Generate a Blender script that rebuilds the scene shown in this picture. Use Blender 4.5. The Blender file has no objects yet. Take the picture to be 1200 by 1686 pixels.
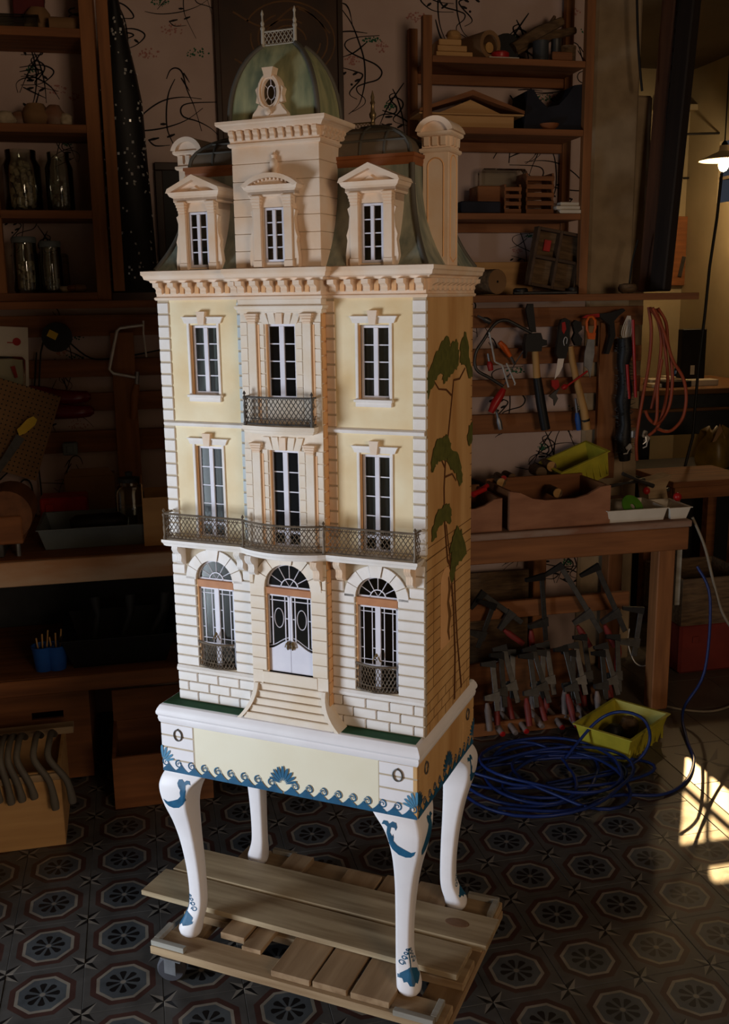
import bpy, bmesh, math, random
from mathutils import Vector, Matrix
from mathutils.bvhtree import BVHTree
random.seed(7)
scene = bpy.context.scene
COL = scene.collection
PI = math.pi

# ------------------------------------------------------------------ camera
CF, CPOS = 1649.8, Vector((-1.17596, -2.06324, 1.72331))
CYAW, CPITCH, CROLL = .221267, -.211737, -.013398
_fw = Vector((math.sin(CYAW)*math.cos(CPITCH), math.cos(CYAW)*math.cos(CPITCH), math.sin(CPITCH)))
_r0 = Vector((math.cos(CYAW), -math.sin(CYAW), 0)); _u0 = _r0.cross(_fw)
_r = math.cos(CROLL)*_r0 + math.sin(CROLL)*_u0
_u = -math.sin(CROLL)*_r0 + math.cos(CROLL)*_u0
cam_data = bpy.data.cameras.new('camera'); cam = bpy.data.objects.new('camera', cam_data); COL.objects.link(cam)
cam_data.sensor_fit = 'HORIZONTAL'; cam_data.sensor_width = 36.0; cam_data.lens = CF/1200*36
cam_data.clip_start = .05; cam_data.clip_end = 60
mw = Matrix.Identity(4)
for i in range(3):
    mw[i][0], mw[i][1], mw[i][2], mw[i][3] = _r[i], _u[i], -_fw[i], CPOS[i]
cam.matrix_world = mw
scene.camera = cam
def W(px, py, Y):                      # point of the place seen at a pixel, on the plane y = Y
    d = _fw + (px-600)/CF*_r - (py-843)/CF*_u
    return CPOS + d*((Y-CPOS.y)/d.y)
def WZ(px, py, z):                     # the same on the level z
    d = _fw + (px-600)/CF*_r - (py-843)/CF*_u
    return CPOS + d*((z-CPOS.z)/d.z)

# ------------------------------------------------------------------ light
scene.view_settings.view_transform = 'Standard'; scene.view_settings.look = 'None'
scene.view_settings.gamma = 1.0; scene.view_settings.use_curve_mapping = False
scene.view_settings.exposure = -0.08
world = bpy.data.worlds.new('world'); scene.world = world; world.use_nodes = True
world.node_tree.nodes['Background'].inputs[0].default_value = (.55, .62, .8, 1)
world.node_tree.nodes['Background'].inputs[1].default_value = .05
def area(name, loc, target, sx, sy, power, col, spread=PI):
    L = bpy.data.lights.new(name, 'AREA'); L.shape = 'RECTANGLE'; L.size = sx; L.size_y = sy
    L.energy = power; L.color = col; L.spread = spread
    o = bpy.data.objects.new(name, L); COL.objects.link(o); o.location = loc
    o.rotation_euler = (Vector(target)-Vector(loc)).to_track_quat('-Z', 'Y').to_euler()
    return o
# cool daylight from the left, cut by an unseen opening added in the left wall
area('daylight_left', (-3.75, -.30, .62), (-.8, .2, .75), .85, 1.1, 88, (.78, .88, 1.0))
# low warm daylight in the window of the wall behind the camera
area('evening_window', (.42, -3.98, 1.85), (-.5, .5, 1.3), 1.2, 1.1, 43, (1.0, .75, .52))
sun = bpy.data.lights.new('sun', 'SUN'); sun.energy = 4.2; sun.angle = .004; sun.color = (1.0, .64, .28)
sun_o = bpy.data.objects.new('sun', sun); COL.objects.link(sun_o)
SUN_DIR = Vector((-.525, -.85, -.577)).normalized()
sun_o.rotation_euler = SUN_DIR.to_track_quat('-Z', 'Y').to_euler()

# ------------------------------------------------------------------ helpers
def C(r, g, b):
    f = lambda v: (v/255/12.92) if v <= 10 else ((v/255+.055)/1.055)**2.4
    return (f(r), f(g), f(b))
class MB:
    def __init__(s): s.v = []; s.f = []
    def add(s, vs, fs):
        n = len(s.v); s.v += [tuple(v) for v in vs]; s.f += [tuple(i+n for i in f) for f in fs]; return s
    def box(s, x0, x1, y0, y1, z0, z1, b=0, M=None):
        if x0 > x1: x0, x1 = x1, x0
        if y0 > y1: y0, y1 = y1, y0
        if z0 > z1: z0, z1 = z1, z0
        if b <= 0:
            vs = [(x, y, z) for z in (z0, z1) for y in (y0, y1) for x in (x0, x1)]
            fs = [(0,2,3,1), (4,5,7,6), (0,1,5,4), (2,6,7,3), (0,4,6,2), (1,3,7,5)]
        else:
            b = min(b, (x1-x0)*.49, (y1-y0)*.49, (z1-z0)*.49)
            vs = []; idx = {}
            X = (x0, x1); Y = (y0, y1); Z = (z0, z1)
            sg = lambda i: 1 if i == 0 else -1
            for i in (0, 1):
                for j in (0, 1):
                    for k in (0, 1):
                        for a in (0, 1, 2):
                            p = [X[i]+sg(i)*b, Y[j]+sg(j)*b, Z[k]+sg(k)*b]; p[a] = (X, Y, Z)[a][(i, j, k)[a]]
                            idx[i, j, k, a] = len(vs); vs.append(p)
            fs = []
            for i in (0, 1):
                fs.append(tuple(idx[i, j, k, 0] for j, k in ((0,0), (1,0), (1,1), (0,1))))
                fs.append(tuple(idx[j, i, k, 1] for j, k in ((0,0), (1,0), (1,1), (0,1))))
                fs.append(tuple(idx[j, k, i, 2] for j, k in ((0,0), (1,0), (1,1), (0,1))))
                for j in (0, 1):
                    fs.append((idx[i,j,0,0], idx[i,j,1,0], idx[i,j,1,1], idx[i,j,0,1]))
                    fs.append((idx[i,0,j,0], idx[i,1,j,0], idx[i,1,j,2], idx[i,0,j,2]))
                    fs.append((idx[0,i,j,1], idx[1,i,j,1], idx[1,i,j,2], idx[0,i,j,2]))
                    for k in (0, 1): fs.append((idx[i,j,k,0], idx[i,j,k,1], idx[i,j,k,2]))
        if M is not None: vs = [M @ Vector(v) for v in vs]
        return s.add(vs, fs)
    def prism(s, poly, ax, a, b, M=None):   # poly (u,v): ax y -> (x,z), x -> (y,z), z -> (x,y)
        n = len(poly)
        mk = {'y': lambda u, v, t: (u, t, v), 'x': lambda u, v, t: (t, u, v), 'z': lambda u, v, t: (u, v, t)}[ax]
        vs = [mk(u, v, a) for u, v in poly] + [mk(u, v, b) for u, v in poly]
        if M is not None: vs = [M @ Vector(v) for v in vs]
        fs = [tuple(range(n)), tuple(range(2*n-1, n-1, -1))] + [(i, (i+1) % n, n+(i+1) % n, n+i) for i in range(n)]
        return s.add(vs, fs)
    def tube(s, path, r, n=8, closed=False, caps=True, phase=0.):
        P = [Vector(p) for p in path]; m = len(P); rr = r if isinstance(r, (list, tuple)) else [r]*m
        vs = []; up = None
        for i, p in enumerate(P):
            a = P[(i-1) % m] if (closed or i > 0) else P[i]; b = P[(i+1) % m] if (closed or i < m-1) else P[i]
            t = (b-a); t = t.normalized() if t.length > 1e-9 else Vector((0, 0, 1))
            if up is None: up = Vector((0, 0, 1)) if abs(t.z) < .9 else Vector((1, 0, 0))
            sx = t.cross(up)
            if sx.length < 1e-6: sx = t.orthogonal()
            sx.normalize(); up = sx.cross(t).normalized()
            for k in range(n):
                an = 2*PI*k/n+phase; vs.append(p + sx*math.cos(an)*rr[i] + up*math.sin(an)*rr[i])
        fs = []
        for i in range(m if closed else m-1):
            j = (i+1) % m
            fs += [(i*n+k, i*n+(k+1) % n, j*n+(k+1) % n, j*n+k) for k in range(n)]
        if caps and not closed: fs += [tuple(range(n)), tuple(range((m-1)*n, m*n))]
        return s.add(vs, fs)
    def lathe(s, prof, n=16, M=None, cap=True):     # prof (r,z)
        vs = [(r*math.cos(2*PI*k/n), r*math.sin(2*PI*k/n), z) for r, z in prof for k in range(n)]
        if M is not None: vs = [M @ Vector(v) for v in vs]
        fs = [(i*n+k, i*n+(k+1) % n, (i+1)*n+(k+1) % n, (i+1)*n+k) for i in range(len(prof)-1) for k in range(n)]
        if cap: fs += [tuple(range(n)), tuple(range((len(prof)-1)*n, len(prof)*n))]
        return s.add(vs, fs)
    def loft(s, rings, cap=True, closed=True):
        n = len(rings[0]); vs = [p for r in rings for p in r]; m = n if closed else n-1
        fs = [(i*n+k, i*n+(k+1) % n, (i+1)*n+(k+1) % n, (i+1)*n+k) for i in range(len(rings)-1) for k in range(m)]
        if cap: fs += [tuple(range(n)), tuple(range((len(rings)-1)*n, len(rings)*n))]
        return s.add(vs, fs)
    def mould(s, path, prof, closed=False):      # path (x,y), outside on its right hand; prof (offset,z)
        m = len(path); rings = []
        nrm = []
        for i in range(m if closed else m-1):
            a, b = Vector(path[i]), Vector(path[(i+1) % m]); d = (b-a).normalized(); nrm.append(Vector((d.y, -d.x)))
        for i in range(m):
            if closed: n1, n2 = nrm[i-1], nrm[i]
            else: n1, n2 = nrm[max(0, i-1)], nrm[min(i, m-2)]
            k = n1+n2; k = k/max(.2, k.dot(n1)) if k.length > 1e-6 else n1
            rings.append([(path[i][0]+k.x*o, path[i][1]+k.y*o, z) for o, z in prof])
        n = len(prof); vs = [p for r in rings for p in r]
        fs = [(i*n+k, i*n+k+1, ((i+1) % m)*n+k+1, ((i+1) % m)*n+k) for i in range(m if closed else m-1) for k in range(n-1)]
        if not closed: fs += [tuple(range(n)), tuple(range((m-1)*n, m*n))]
        return s.add(vs, fs)
    def wall(s, x0, x1, z0, z1, y0, y1, holes):       # slab in the xz plane with rectangular holes
        xs = sorted({x0, x1, *[v for h in holes for v in h[:2]]}); zs = sorted({z0, z1, *[v for h in holes for v in h[2:4]]})
        for i in range(len(xs)-1):
            for j in range(len(zs)-1):
                cx, cz = (xs[i]+xs[i+1])/2, (zs[j]+zs[j+1])/2
                if any(h[0] < cx < h[1] and h[2] < cz < h[3] for h in holes): continue
                s.box(xs[i], xs[i+1], y0, y1, zs[j], zs[j+1])
        return s
    def mesh(s, name='mesh', smooth=None, weld=True):
        me = bpy.data.meshes.new(name); me.from_pydata(s.v, [], s.f)
        bm = bmesh.new(); bm.from_mesh(me)
        if weld: bmesh.ops.remove_doubles(bm, verts=bm.verts, dist=1e-6)
        bmesh.ops.recalc_face_normals(bm, faces=bm.faces); bm.to_mesh(me); bm.free()
        if smooth is not None:
            me.shade_smooth(); me.set_sharp_from_angle(angle=math.radians(smooth))
        return me
def link(name, me, parent=None, loc=(0,0,0), rot=(0,0,0), scale=(1,1,1)):
    o = bpy.data.objects.new(name, me); COL.objects.link(o)
    o.location = loc; o.rotation_euler = rot; o.scale = scale
    if parent is not None: o.parent = parent
    return o
def part(parent, name, mb, m, smooth=None, loc=(0,0,0), rot=(0,0,0), label=None):
    me = mb.mesh(name, smooth) if isinstance(mb, MB) else mb
    if not me.materials: me.materials.append(m)
    o = link(name, me, parent, loc, rot)
    if label: o['label'] = label
    return o
def thing(name, label, cat, loc=(0,0,0), rot=(0,0,0), group=None):
    o = link(name, None, None, loc, rot); return tag(o, label, cat, group)
def tag(o, label, cat, group=None):
    o['label'] = label; o['category'] = cat
    if group: o['group'] = group
    return o
def solo(name, label, cat, mb, m, smooth=None, loc=(0,0,0), rot=(0,0,0), group=None):
    return tag(part(None, name, mb, m, smooth, loc, rot), label, cat, group)
def struct(name, mb, m, smooth=None, loc=(0,0,0), rot=(0,0,0)):
    o = part(None, name, mb, m, smooth, loc, rot); o['kind'] = 'structure'; return o
def arc(cx, cz, r, a0, a1, n, rz=None):
    rz = rz or r
    return [(cx+r*math.cos(math.radians(a0+(a1-a0)*i/n)), cz+rz*math.sin(math.radians(a0+(a1-a0)*i/n))) for i in range(n+1)]
def TR(loc, rot=(0,0,0)):
    from mathutils import Euler
    return Matrix.Translation(loc) @ Euler(rot).to_matrix().to_4x4()

# ------------------------------------------------------------------ materials
def mat(name, c, c2=None, rough=.6, scale=12, amt=.6, bump=0., stretch=(1,1,1), metal=0., spec=.3, detail=4, emit=None, es=0, bscale=None):
    m = bpy.data.materials.new(name); m.use_nodes = True; nt = m.node_tree; b = nt.nodes['Principled BSDF']
    b.inputs['Roughness'].default_value = rough; b.inputs['Metallic'].default_value = metal
    b.inputs['Specular IOR Level'].default_value = spec
    if c2 is None: c2 = tuple(v*.75 for v in c)
    tc = nt.nodes.new('ShaderNodeTexCoord'); mp = nt.nodes.new('ShaderNodeMapping'); mp.inputs['Scale'].default_value = stretch
    nz = nt.nodes.new('ShaderNodeTexNoise'); nz.inputs['Scale'].default_value = scale; nz.inputs['Detail'].default_value = detail
    nt.links.new(tc.outputs['Object'], mp.inputs[0]); nt.links.new(mp.outputs[0], nz.inputs['Vector'])
    rp = nt.nodes.new('ShaderNodeMapRange'); rp.inputs[1].default_value = .35; rp.inputs[2].default_value = .72
    rp.inputs[4].default_value = amt
    nt.links.new(nz.outputs['Fac'], rp.inputs[0])
    mx = nt.nodes.new('ShaderNodeMix'); mx.data_type = 'RGBA'
    mx.inputs[6].default_value = (*c, 1); mx.inputs[7].default_value = (*c2, 1)
    nt.links.new(rp.outputs[0], mx.inputs[0]); nt.links.new(mx.outputs[2], b.inputs['Base Color'])
    if bump:
        bp = nt.nodes.new('ShaderNodeBump'); bp.inputs['Strength'].default_value = bump; bp.inputs['Distance'].default_value = .004
        src = nz.outputs['Fac']
        if bscale:
            n2 = nt.nodes.new('ShaderNodeTexNoise'); n2.inputs['Scale'].default_value = bscale; nt.links.new(mp.outputs[0], n2.inputs['Vector']); src = n2.outputs['Fac']
        nt.links.new(src, bp.inputs['Height']); nt.links.new(bp.outputs[0], b.inputs['Normal'])
    if emit: b.inputs['Emission Color'].default_value = (*emit, 1); b.inputs['Emission Strength'].default_value = es
    return m
def wood(name, c, c2, ax=0, rough=.65, scale=6, amt=.9, bump=.25):
    st = [14, 14, 14]; st[ax] = 1.2
    return mat(name, c, c2, rough, scale*.35, amt, bump, tuple(st), detail=6)
def glass(name, tint=(1,1,1), refl=.12, rough=.03):
    m = bpy.data.materials.new(name); m.use_nodes = True; nt = m.node_tree; nt.nodes.clear()
    o = nt.nodes.new('ShaderNodeOutputMaterial'); t = nt.nodes.new('ShaderNodeBsdfTransparent'); t.inputs[0].default_value = (*tint, 1)
    g = nt.nodes.new('ShaderNodeBsdfGlossy'); g.inputs['Roughness'].default_value = rough; g.inputs[0].default_value = (1,1,1,1)
    fr = nt.nodes.new('ShaderNodeFresnel'); fr.inputs[0].default_value = 1.45
    ad = nt.nodes.new('ShaderNodeMath'); ad.operation = 'MULTIPLY_ADD'; ad.inputs[1].default_value = 1.; ad.inputs[2].default_value = refl-.035
    nt.links.new(fr.outputs[0], ad.inputs[0])
    x = nt.nodes.new('ShaderNodeMixShader'); nt.links.new(ad.outputs[0], x.inputs[0])
    nt.links.new(t.outputs[0], x.inputs[1]); nt.links.new(g.outputs[0], x.inputs[2]); nt.links.new(x.outputs[0], o.inputs[0])
    return m
MS = {}
MS['stone'] = mat('stone_paint', C(240,235,232), C(226,216,204), .55, 18, .7, .08, bscale=140)
MS['stone_warm'] = mat('warm_stone_paint', C(236,216,196), C(230,194,158), .55, 14, .8, .08, bscale=140)
MS['stone_bay'] = mat('bay_stone_paint', C(236,224,210), C(226,206,178), .55, 14, .8, .08, bscale=140)
MS['joint'] = mat('joint_paint', C(192,176,152), C(166,148,124), .7, 30)
MS['cream'] = mat('cream_plaster', C(243,228,192), C(224,192,138), .6, 7, .9, .06, bscale=120)
MS['ochre'] = mat('ochre_paint', C(232,182,130), C(218,162,108), .6, 14)
MS['side'] = mat('ochre_side_plaster', C(212,170,116), C(184,136,82), .6, 5, .95, .06, (3,3,.6), bscale=60)
MS['side_line'] = mat('side_line_paint', C(120,84,46), C(100,70,36), .7, 20)
MS['winframe'] = mat('window_white', C(228,226,236), C(210,208,222), .45, 20)
MS['brownframe'] = mat('brown_transom', C(190,130,86), C(160,100,62), .55, 30)
MS['pane'] = glass('window_glass', (.84,.86,.84), .03, .14)
MS['interior'] = mat('dolls_room_paint', C(196,172,146), C(160,138,116), .9, 6)
MS['curtain'] = mat('curtain_grey', C(206,212,212), C(176,184,184), .9, 40, stretch=(6,6,.5))
MS['iron'] = mat('aged_iron', C(104,100,96), C(62,58,54), .5, 60, .8, .1, metal=.25)
MS['iron_lattice'] = mat('lattice_iron', C(126,112,96), C(72,60,50), .5, 60, .8, .1, metal=.2)
MS['copper'] = mat('verdigris', C(162,162,142), C(96,108,102), .6, 7, .9, .12, (6,6,1))
MS['copper_dark'] = mat('dark_lead', C(92,88,80), C(68,64,58), .6, 14)
MS['dome'] = mat('dome_patina', C(160,160,122), C(102,114,90), .6, 10, .9, .12, (5,5,1))
MS['roof_brown'] = mat('roof_trim_brown', C(146,88,50), C(116,66,36), .6, 20)
MS['slate'] = mat('dark_slate', C(112,98,82), C(84,72,60), .7, 20)
MS['zinc'] = mat('pale_zinc', C(178,172,160), C(140,132,120), .6, 40)
MS['green'] = mat('green_baize', C(48,88,62), C(40,74,54), .9, 60)
MS['blue'] = mat('wave_blue', C(36,96,132), C(26,72,104), .5, 30, .9)
MS['bluelight'] = mat('palmette_blue', C(84,140,172), C(60,118,156), .5, 40)
MS['white'] = mat('stand_white', C(240,236,238), C(226,220,222), .42, 10, .6, .03)
MS['pale'] = mat('pale_cream_panel', C(238,231,208), C(230,219,190), .5, 8)
MS['brass'] = mat('old_brass', C(150,128,92), C(90,76,56), .4, 60, metal=.7)

# ------------------------------------------------------------------ room shell
TILE = .2
def tile_material():
    m = bpy.data.materials.new('cement_tile_print'); m.use_nodes = True; nt = m.node_tree; b = nt.nodes['Principled BSDF']
    N, L = nt.nodes.new, nt.links.new
    tc = N('ShaderNodeTexCoord'); sx = N('ShaderNodeSeparateXYZ'); L(tc.outputs['Object'], sx.inputs[0])
    def mt(op, a, b_=None, c=None):
        n = N('ShaderNodeMath'); n.operation = op
        for i, v in enumerate((a, b_, c)):
            if v is None: continue
            if isinstance(v, (int, float)): n.inputs[i].default_value = v
            else: L(v, n.inputs[i])
        return n.outputs[0]
    u = mt('DIVIDE', sx.outputs[0], TILE); v = mt('DIVIDE', sx.outputs[1], TILE)
    au, av = mt('ABSOLUTE', u), mt('ABSOLUTE', v)
    # octagon with corners on the axes, turned a little: use the max of two squares
    octa = mt('MAXIMUM', mt('MAXIMUM', au, av), mt('MULTIPLY', mt('ADD', au, av), .7071))
    rad = mt('SQRT', mt('ADD', mt('MULTIPLY', u, u), mt('MULTIPLY', v, v)))
    ang = mt('ARCTAN2', v, u)
    # petals: 8
    pa = mt('PINGPONG', mt('ADD', ang, PI/8+10*PI), PI/8)          # 0 on petal edge .. pi/8
    lat = mt('MULTIPLY', rad, mt('SUBTRACT', PI/8, pa))
    pw = mt('MULTIPLY', mt('SUBTRACT', rad, .03), .29)
    inpet = mt('MULTIPLY', mt('LESS_THAN', lat, pw), mt('MULTIPLY', mt('LESS_THAN', rad, .215), mt('GREATER_THAN', rad, .05)))
    tip = mt('MULTIPLY_ADD', mt('MULTIPLY', lat, lat), -14., .225)
    inpet = mt('MULTIPLY', inpet, mt('LESS_THAN', rad, tip))
    # star on the corners: distance from the nearest corner
    cu, cv = mt('SUBTRACT', .5, au), mt('SUBTRACT', .5, av)
    mn, mxx = mt('MINIMUM', cu, cv), mt('MAXIMUM', cu, cv)
    # four points on the diagonals
    df = mt('ABSOLUTE', mt('SUBTRACT', cu, cv)); sm = mt('ADD', cu, cv)
    star = mt('LESS_THAN', mt('MULTIPLY_ADD', df, 3.1, sm), .36)
    # inside the point one half is dark and one light, alternating around the star
    sgn = mt('GREATER_THAN', cu, cv); su = mt('GREATER_THAN', u, 0); sv = mt('GREATER_THAN', v, 0)
    par = mt('MODULO', mt('ADD', mt('ADD', sgn, su), sv), 2)
    nz = N('ShaderNodeTexNoise'); nz.inputs['Scale'].default_value = 14; nz.inputs['Detail'].default_value = 6
    geo = N('ShaderNodeNewGeometry'); L(geo.outputs['Position'], nz.inputs['Vector'])
    def col(c): n = N('ShaderNodeRGB'); n.outputs[0].default_value = (*c, 1); return n.outputs[0]
    def mix(f, a, b_):
        n = N('ShaderNodeMix'); n.data_type = 'RGBA'; L(f, n.inputs[0]); L(a, n.inputs[6]); L(b_, n.inputs[7]); return n.outputs[2]
    grey, red, pale, inner, dark, light = col(C(80,77,74)), col(C(70,47,42)), col(C(132,124,112)), col(C(76,80,83)), col(C(24,22,22)), col(C(126,119,110))
    c = mix(star, grey, mix(par, dark, light))
    c = mix(mt('LESS_THAN', octa, .41), c, red)
    c = mix(mt('LESS_THAN', octa, .335), c, pale)
    c = mix(mt('LESS_THAN', octa, .293), c, inner)
    c = mix(inpet, c, dark)
    c = mix(mt('LESS_THAN', rad, .036), c, light)
    # wear
    mr = N('ShaderNodeMapRange'); mr.inputs[1].default_value = .3; mr.inputs[2].default_value = .75; mr.inputs[3].default_value = .62; mr.inputs[4].default_value = 1.1; L(nz.outputs['Fac'], mr.inputs[0])
    hs = N('ShaderNodeMix'); hs.data_type = 'RGBA'; hs.blend_type = 'MULTIPLY'; hs.inputs[0].default_value = 1; L(c, hs.inputs[6])
    cb = N('ShaderNodeCombineColor'); [L(mr.outputs[0], cb.inputs[i]) for i in range(3)]; L(cb.outputs[0], hs.inputs[7])
    L(hs.outputs[2], b.inputs['Base Color'])
    r2 = N('ShaderNodeMapRange'); r2.inputs[3].default_value = .30; r2.inputs[4].default_value = .5; L(nz.outputs['Fac'], r2.inputs[0]); L(r2.outputs[0], b.inputs['Roughness'])
    b.inputs['Specular IOR Level'].default_value = .35
    return m
MS['tile'] = tile_material()
MS['grout'] = mat('grout', C(120,112,100), C(84,78,70), .9, 30)
MS['plainfloor'] = mat('plain_cement_floor', C(120,110,98), C(86,78,70), .5, 6)
floor = struct('floor', MB().box(-3.6, 4.6, -4.2, 5.2, -.12, -.0045), MS['grout'])
tm = MB().box(-.0995, .0995, -.0995, .0995, -.006, 0, .0009).mesh('floor_tile'); tm.materials.append(MS['tile'])
rt = random.Random(5)
for i in range(-10, 3):
    for j in range(-3, 10):
        if i < -8 and j > 5: continue
        o = link('floor_tile', tm, floor, (.1+i*TILE, .1+j*TILE, rt.uniform(-.0006, .0006)), (rt.uniform(-.002, .002), rt.uniform(-.002, .002), 0))
MS['strip'] = mat('threshold_stone', C(96,88,78), C(78,70,62), .4, 8)
part(floor, 'threshold_strip', MB().box(.601, .685, -1.0, 2.05, -.006, .0005, .001), MS['strip'])
MS['bigtile'] = mat('beige_tile', C(98,88,76), C(74,66,56), .32, 5)
MS['bigtile2'] = mat('dark_tile', C(46,42,38), C(34,31,28), .35, 5)
bt = MB().box(-.149, .149, -.149, .149, -.006, 0, .001).mesh('large_tile'); bt.materials.append(MS['bigtile'])
for i in range(3):
    for j in range(-3, 7):
        o = link('large_tile', bt, floor, (.837+.3*i, .15+.3*j, 0))
        for k in range(4):
            a = PI/2*k+PI/4
            part(floor, 'tile_star_point', MB().prism([(0, 0), (.045*math.cos(a-.5), .045*math.sin(a-.5)), (.13*math.cos(a), .13*math.sin(a))], 'z', .0001, .0006), MS['bigtile2'], loc=(.837+.3*i, .15+.3*j, 0)) if (i < 2 and -1 < j < 4) else None
MS['plaster_back'] = mat('papered_wall', C(196,172,162), C(172,146,136), .85, 3, .8)
MS['plaster_dark'] = mat('dim_plaster', C(150,132,108), C(120,104,84), .9, 2.5, .9)
MS['pillar'] = mat('worn_plaster', C(168,146,116), C(120,100,76), .9, 6, .9, .3)
MS['ceil'] = mat('ceiling_paint', C(90,80,70), C(70,62,54), .95, 2)
MS['farwall'] = mat('far_wall_paint', C(168,154,124), C(140,126,98), .9, 2, .8)
YW = 2.1
struct('wall_back', MB().box(-2.5, .98, YW, YW+.15, 0, 3.3), MS['plaster_back'])
struct('ceiling', MB().box(-2.6, 4.6, -4.2, 5.2, 3.3, 3.4), MS['ceil'])
DL = (-.85, .35, 1.4)            # unseen opening, shaped to keep back wall and upper house dark: y0, y1, height
wl_ = MB().box(-2.45, -2.3, -4.2, DL[0], 0, 3.3).box(-2.45, -2.3, DL[1], YW+.15, 0, 3.3).box(-2.45, -2.3, DL[0], DL[1], DL[2], 3.3)
struct('wall_left_blocker', wl_, MS['plaster_dark'])  # unseen wall, placed to block the daylight from the left background
struct('wall_front', MB().wall(-2.45, 1.85, 0, 3.3, -4.2, -4.05, [(-.25, 1.08, 1.25, 2.45)]), MS['plaster_dark'])
wr = MB().box(1.7, 1.85, -4.2, .9, 0, 3.3)
struct('wall_right', wr, MS['plaster_dark'])
# far room behind the pillar, with an unseen opening added to land the sun patch
XR = 2.9
def sun_back(px, py): p = WZ(px, py, 0); return p-SUN_DIR*((XR-p.x)/-SUN_DIR.x)*1.0 if False else p+(-SUN_DIR)*((XR-p.x)/(-SUN_DIR.x))
a_, b_ = sun_back(1110, 1330), sun_back(1110, 1440); c_, d_ = sun_back(1150, 1255), sun_back(1210, 1440)
WY0, WY1 = 4.0, 4.0
SB = [a_, b_, c_, d_]
wy = [p.y for p in SB]; wz = [p.z for p in SB]
Y1 = (a_.y+b_.y)/2; Y0_ = Y1-.40; Z0_, Z1_ = 2.335, 2.75
0 and print('SUNWIN', [tuple(round(v, 2) for v in p) for p in SB], Y0_, Y1, Z0_, Z1_)
wf = MB()
for (y0, y1, z0, z1) in ((.75, Y0_, 0, 3.3), (Y1, 5.2, 0, 3.3), (Y0_, Y1, 0, Z0_), (Y0_, Y1, Z1_, 3.3)): wf.box(XR, XR+.025, y0, y1, z0, z1)
struct('wall_far_right', wf, MS['farwall'])
wn_ = MB()
for y in (Y1-.17, Y1-.33): wn_.box(XR+.006, XR+.020, y-.008, y+.008, Z0_, Z1_)
wn_.box(XR+.006, XR+.020, Y0_, Y1, 2.50-.010, 2.50+.010)
struct('sun_opening_bars', wn_, MS['plaster_dark'])  # bars of the added opening, there to stripe the sun patch
struct('wall_far', MB().box(.83, XR+.12, 5.0, 5.15, 0, 3.3), MS['farwall'])
struct('wall_link', MB().box(1.7, XR+.12, .75, .9, 0, 3.3), MS['plaster_dark'])
struct('wall_far_left', MB().box(.83, .98, 2.25, 5.0, 0, 3.3), MS['farwall'])

# ------------------------------------------------------------------ doll's house
HTH = -.621
HEX = Vector((math.cos(HTH), math.sin(HTH), 0)); HEY = Vector((-math.sin(HTH), math.cos(HTH), 0))
H0 = Vector((-.7613, .2491, .7635)) + HEX*.003
house = thing('doll_house', "tall painted doll's house, a cream town house with green dome on a white legged stand", "doll's house", H0, (0, 0, HTH))
HW, F, BK = .3185, -.1669, .1669
BW, B = .096, -.192
TB = -.084                       # back of the tower
ZC = .957                        # underside of the cornice
WX, WHf = .2055, .035            # wing windows
T = .012
def hp(name, mb, m, smooth=None, parent=None, **k): return part(parent or house, name, mb, MS[m] if isinstance(m, str) else m, smooth, **k)
SHARED = {}
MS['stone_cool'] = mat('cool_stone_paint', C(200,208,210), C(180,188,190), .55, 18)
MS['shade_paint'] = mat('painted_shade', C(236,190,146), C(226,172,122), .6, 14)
def block(name, m, x0, x1, y0, y1, z0, z1, b=.0012, parent=None):
    key = (name, m, round(x1-x0, 4), round(y1-y0, 4), round(z1-z0, 4))
    if key not in SHARED:
        me = MB().box(-(x1-x0)/2, (x1-x0)/2, -(y1-y0)/2, (y1-y0)/2, -(z1-z0)/2, (z1-z0)/2, b).mesh(name); me.materials.append(MS[m]); SHARED[key] = me
    return link(name, SHARED[key], parent or house, ((x0+x1)/2, (y0+y1)/2, (z0+z1)/2))

def arch_fill(mb, cx, r, zs, zt, y0, y1):
    for s in (-1, 1):
        a = [(cx+s*r*math.cos(t), zs+r*math.sin(t)) for t in [PI/2*i/10 for i in range(11)]]
        mb.prism(a+[(cx, zt), (cx+s*r, zt)] if abs(zt-zs-r) > 1e-6 else a+[(cx+s*r, zt)], 'y', y0, y1)
# wing walls with their openings
AR, AZS = .05, .31
for s in (-1, 1):
    x0, x1 = sorted((s*BW, s*HW)); c = s*WX
    up = MB().wall(x0, x1, .41, ZC, F, F+T, [(c-WHf, c+WHf, .748, .902), (c-WHf, c+WHf, .415, .630)])
    hp('wing_wall', up, 'cream')
    lo = MB().wall(x0, x1, 0, .41, F, F+T, [(c-AR, c+AR, .095, AZS+AR)]); arch_fill(lo, c, AR, AZS, AZS+AR, F, F+T)
    hp('ground_floor_wall', lo, 'joint')
# bay
CR, CZS = .058, .318
bw = MB().wall(-BW, BW, .41, ZC, B, B+T, [(-.0355, .0355, .745, .905), (-.0355, .0355, .415, .633)])
hp('bay_wall', bw, 'stone_bay')
bl = MB().wall(-BW, BW, 0, .41, B, B+T, [(-CR, CR, .115, CZS+CR)]); arch_fill(bl, 0, CR, CZS, CZS+CR, B, B+T)
hp('bay_ground_wall', bl, 'joint')
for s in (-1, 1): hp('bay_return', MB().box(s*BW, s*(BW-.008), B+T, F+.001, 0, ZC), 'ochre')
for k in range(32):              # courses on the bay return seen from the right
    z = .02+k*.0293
    block('return_block', 'ochre', BW-.002, BW+.0022, B+.002, F-.003, z, z+.0265, .001)
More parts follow.
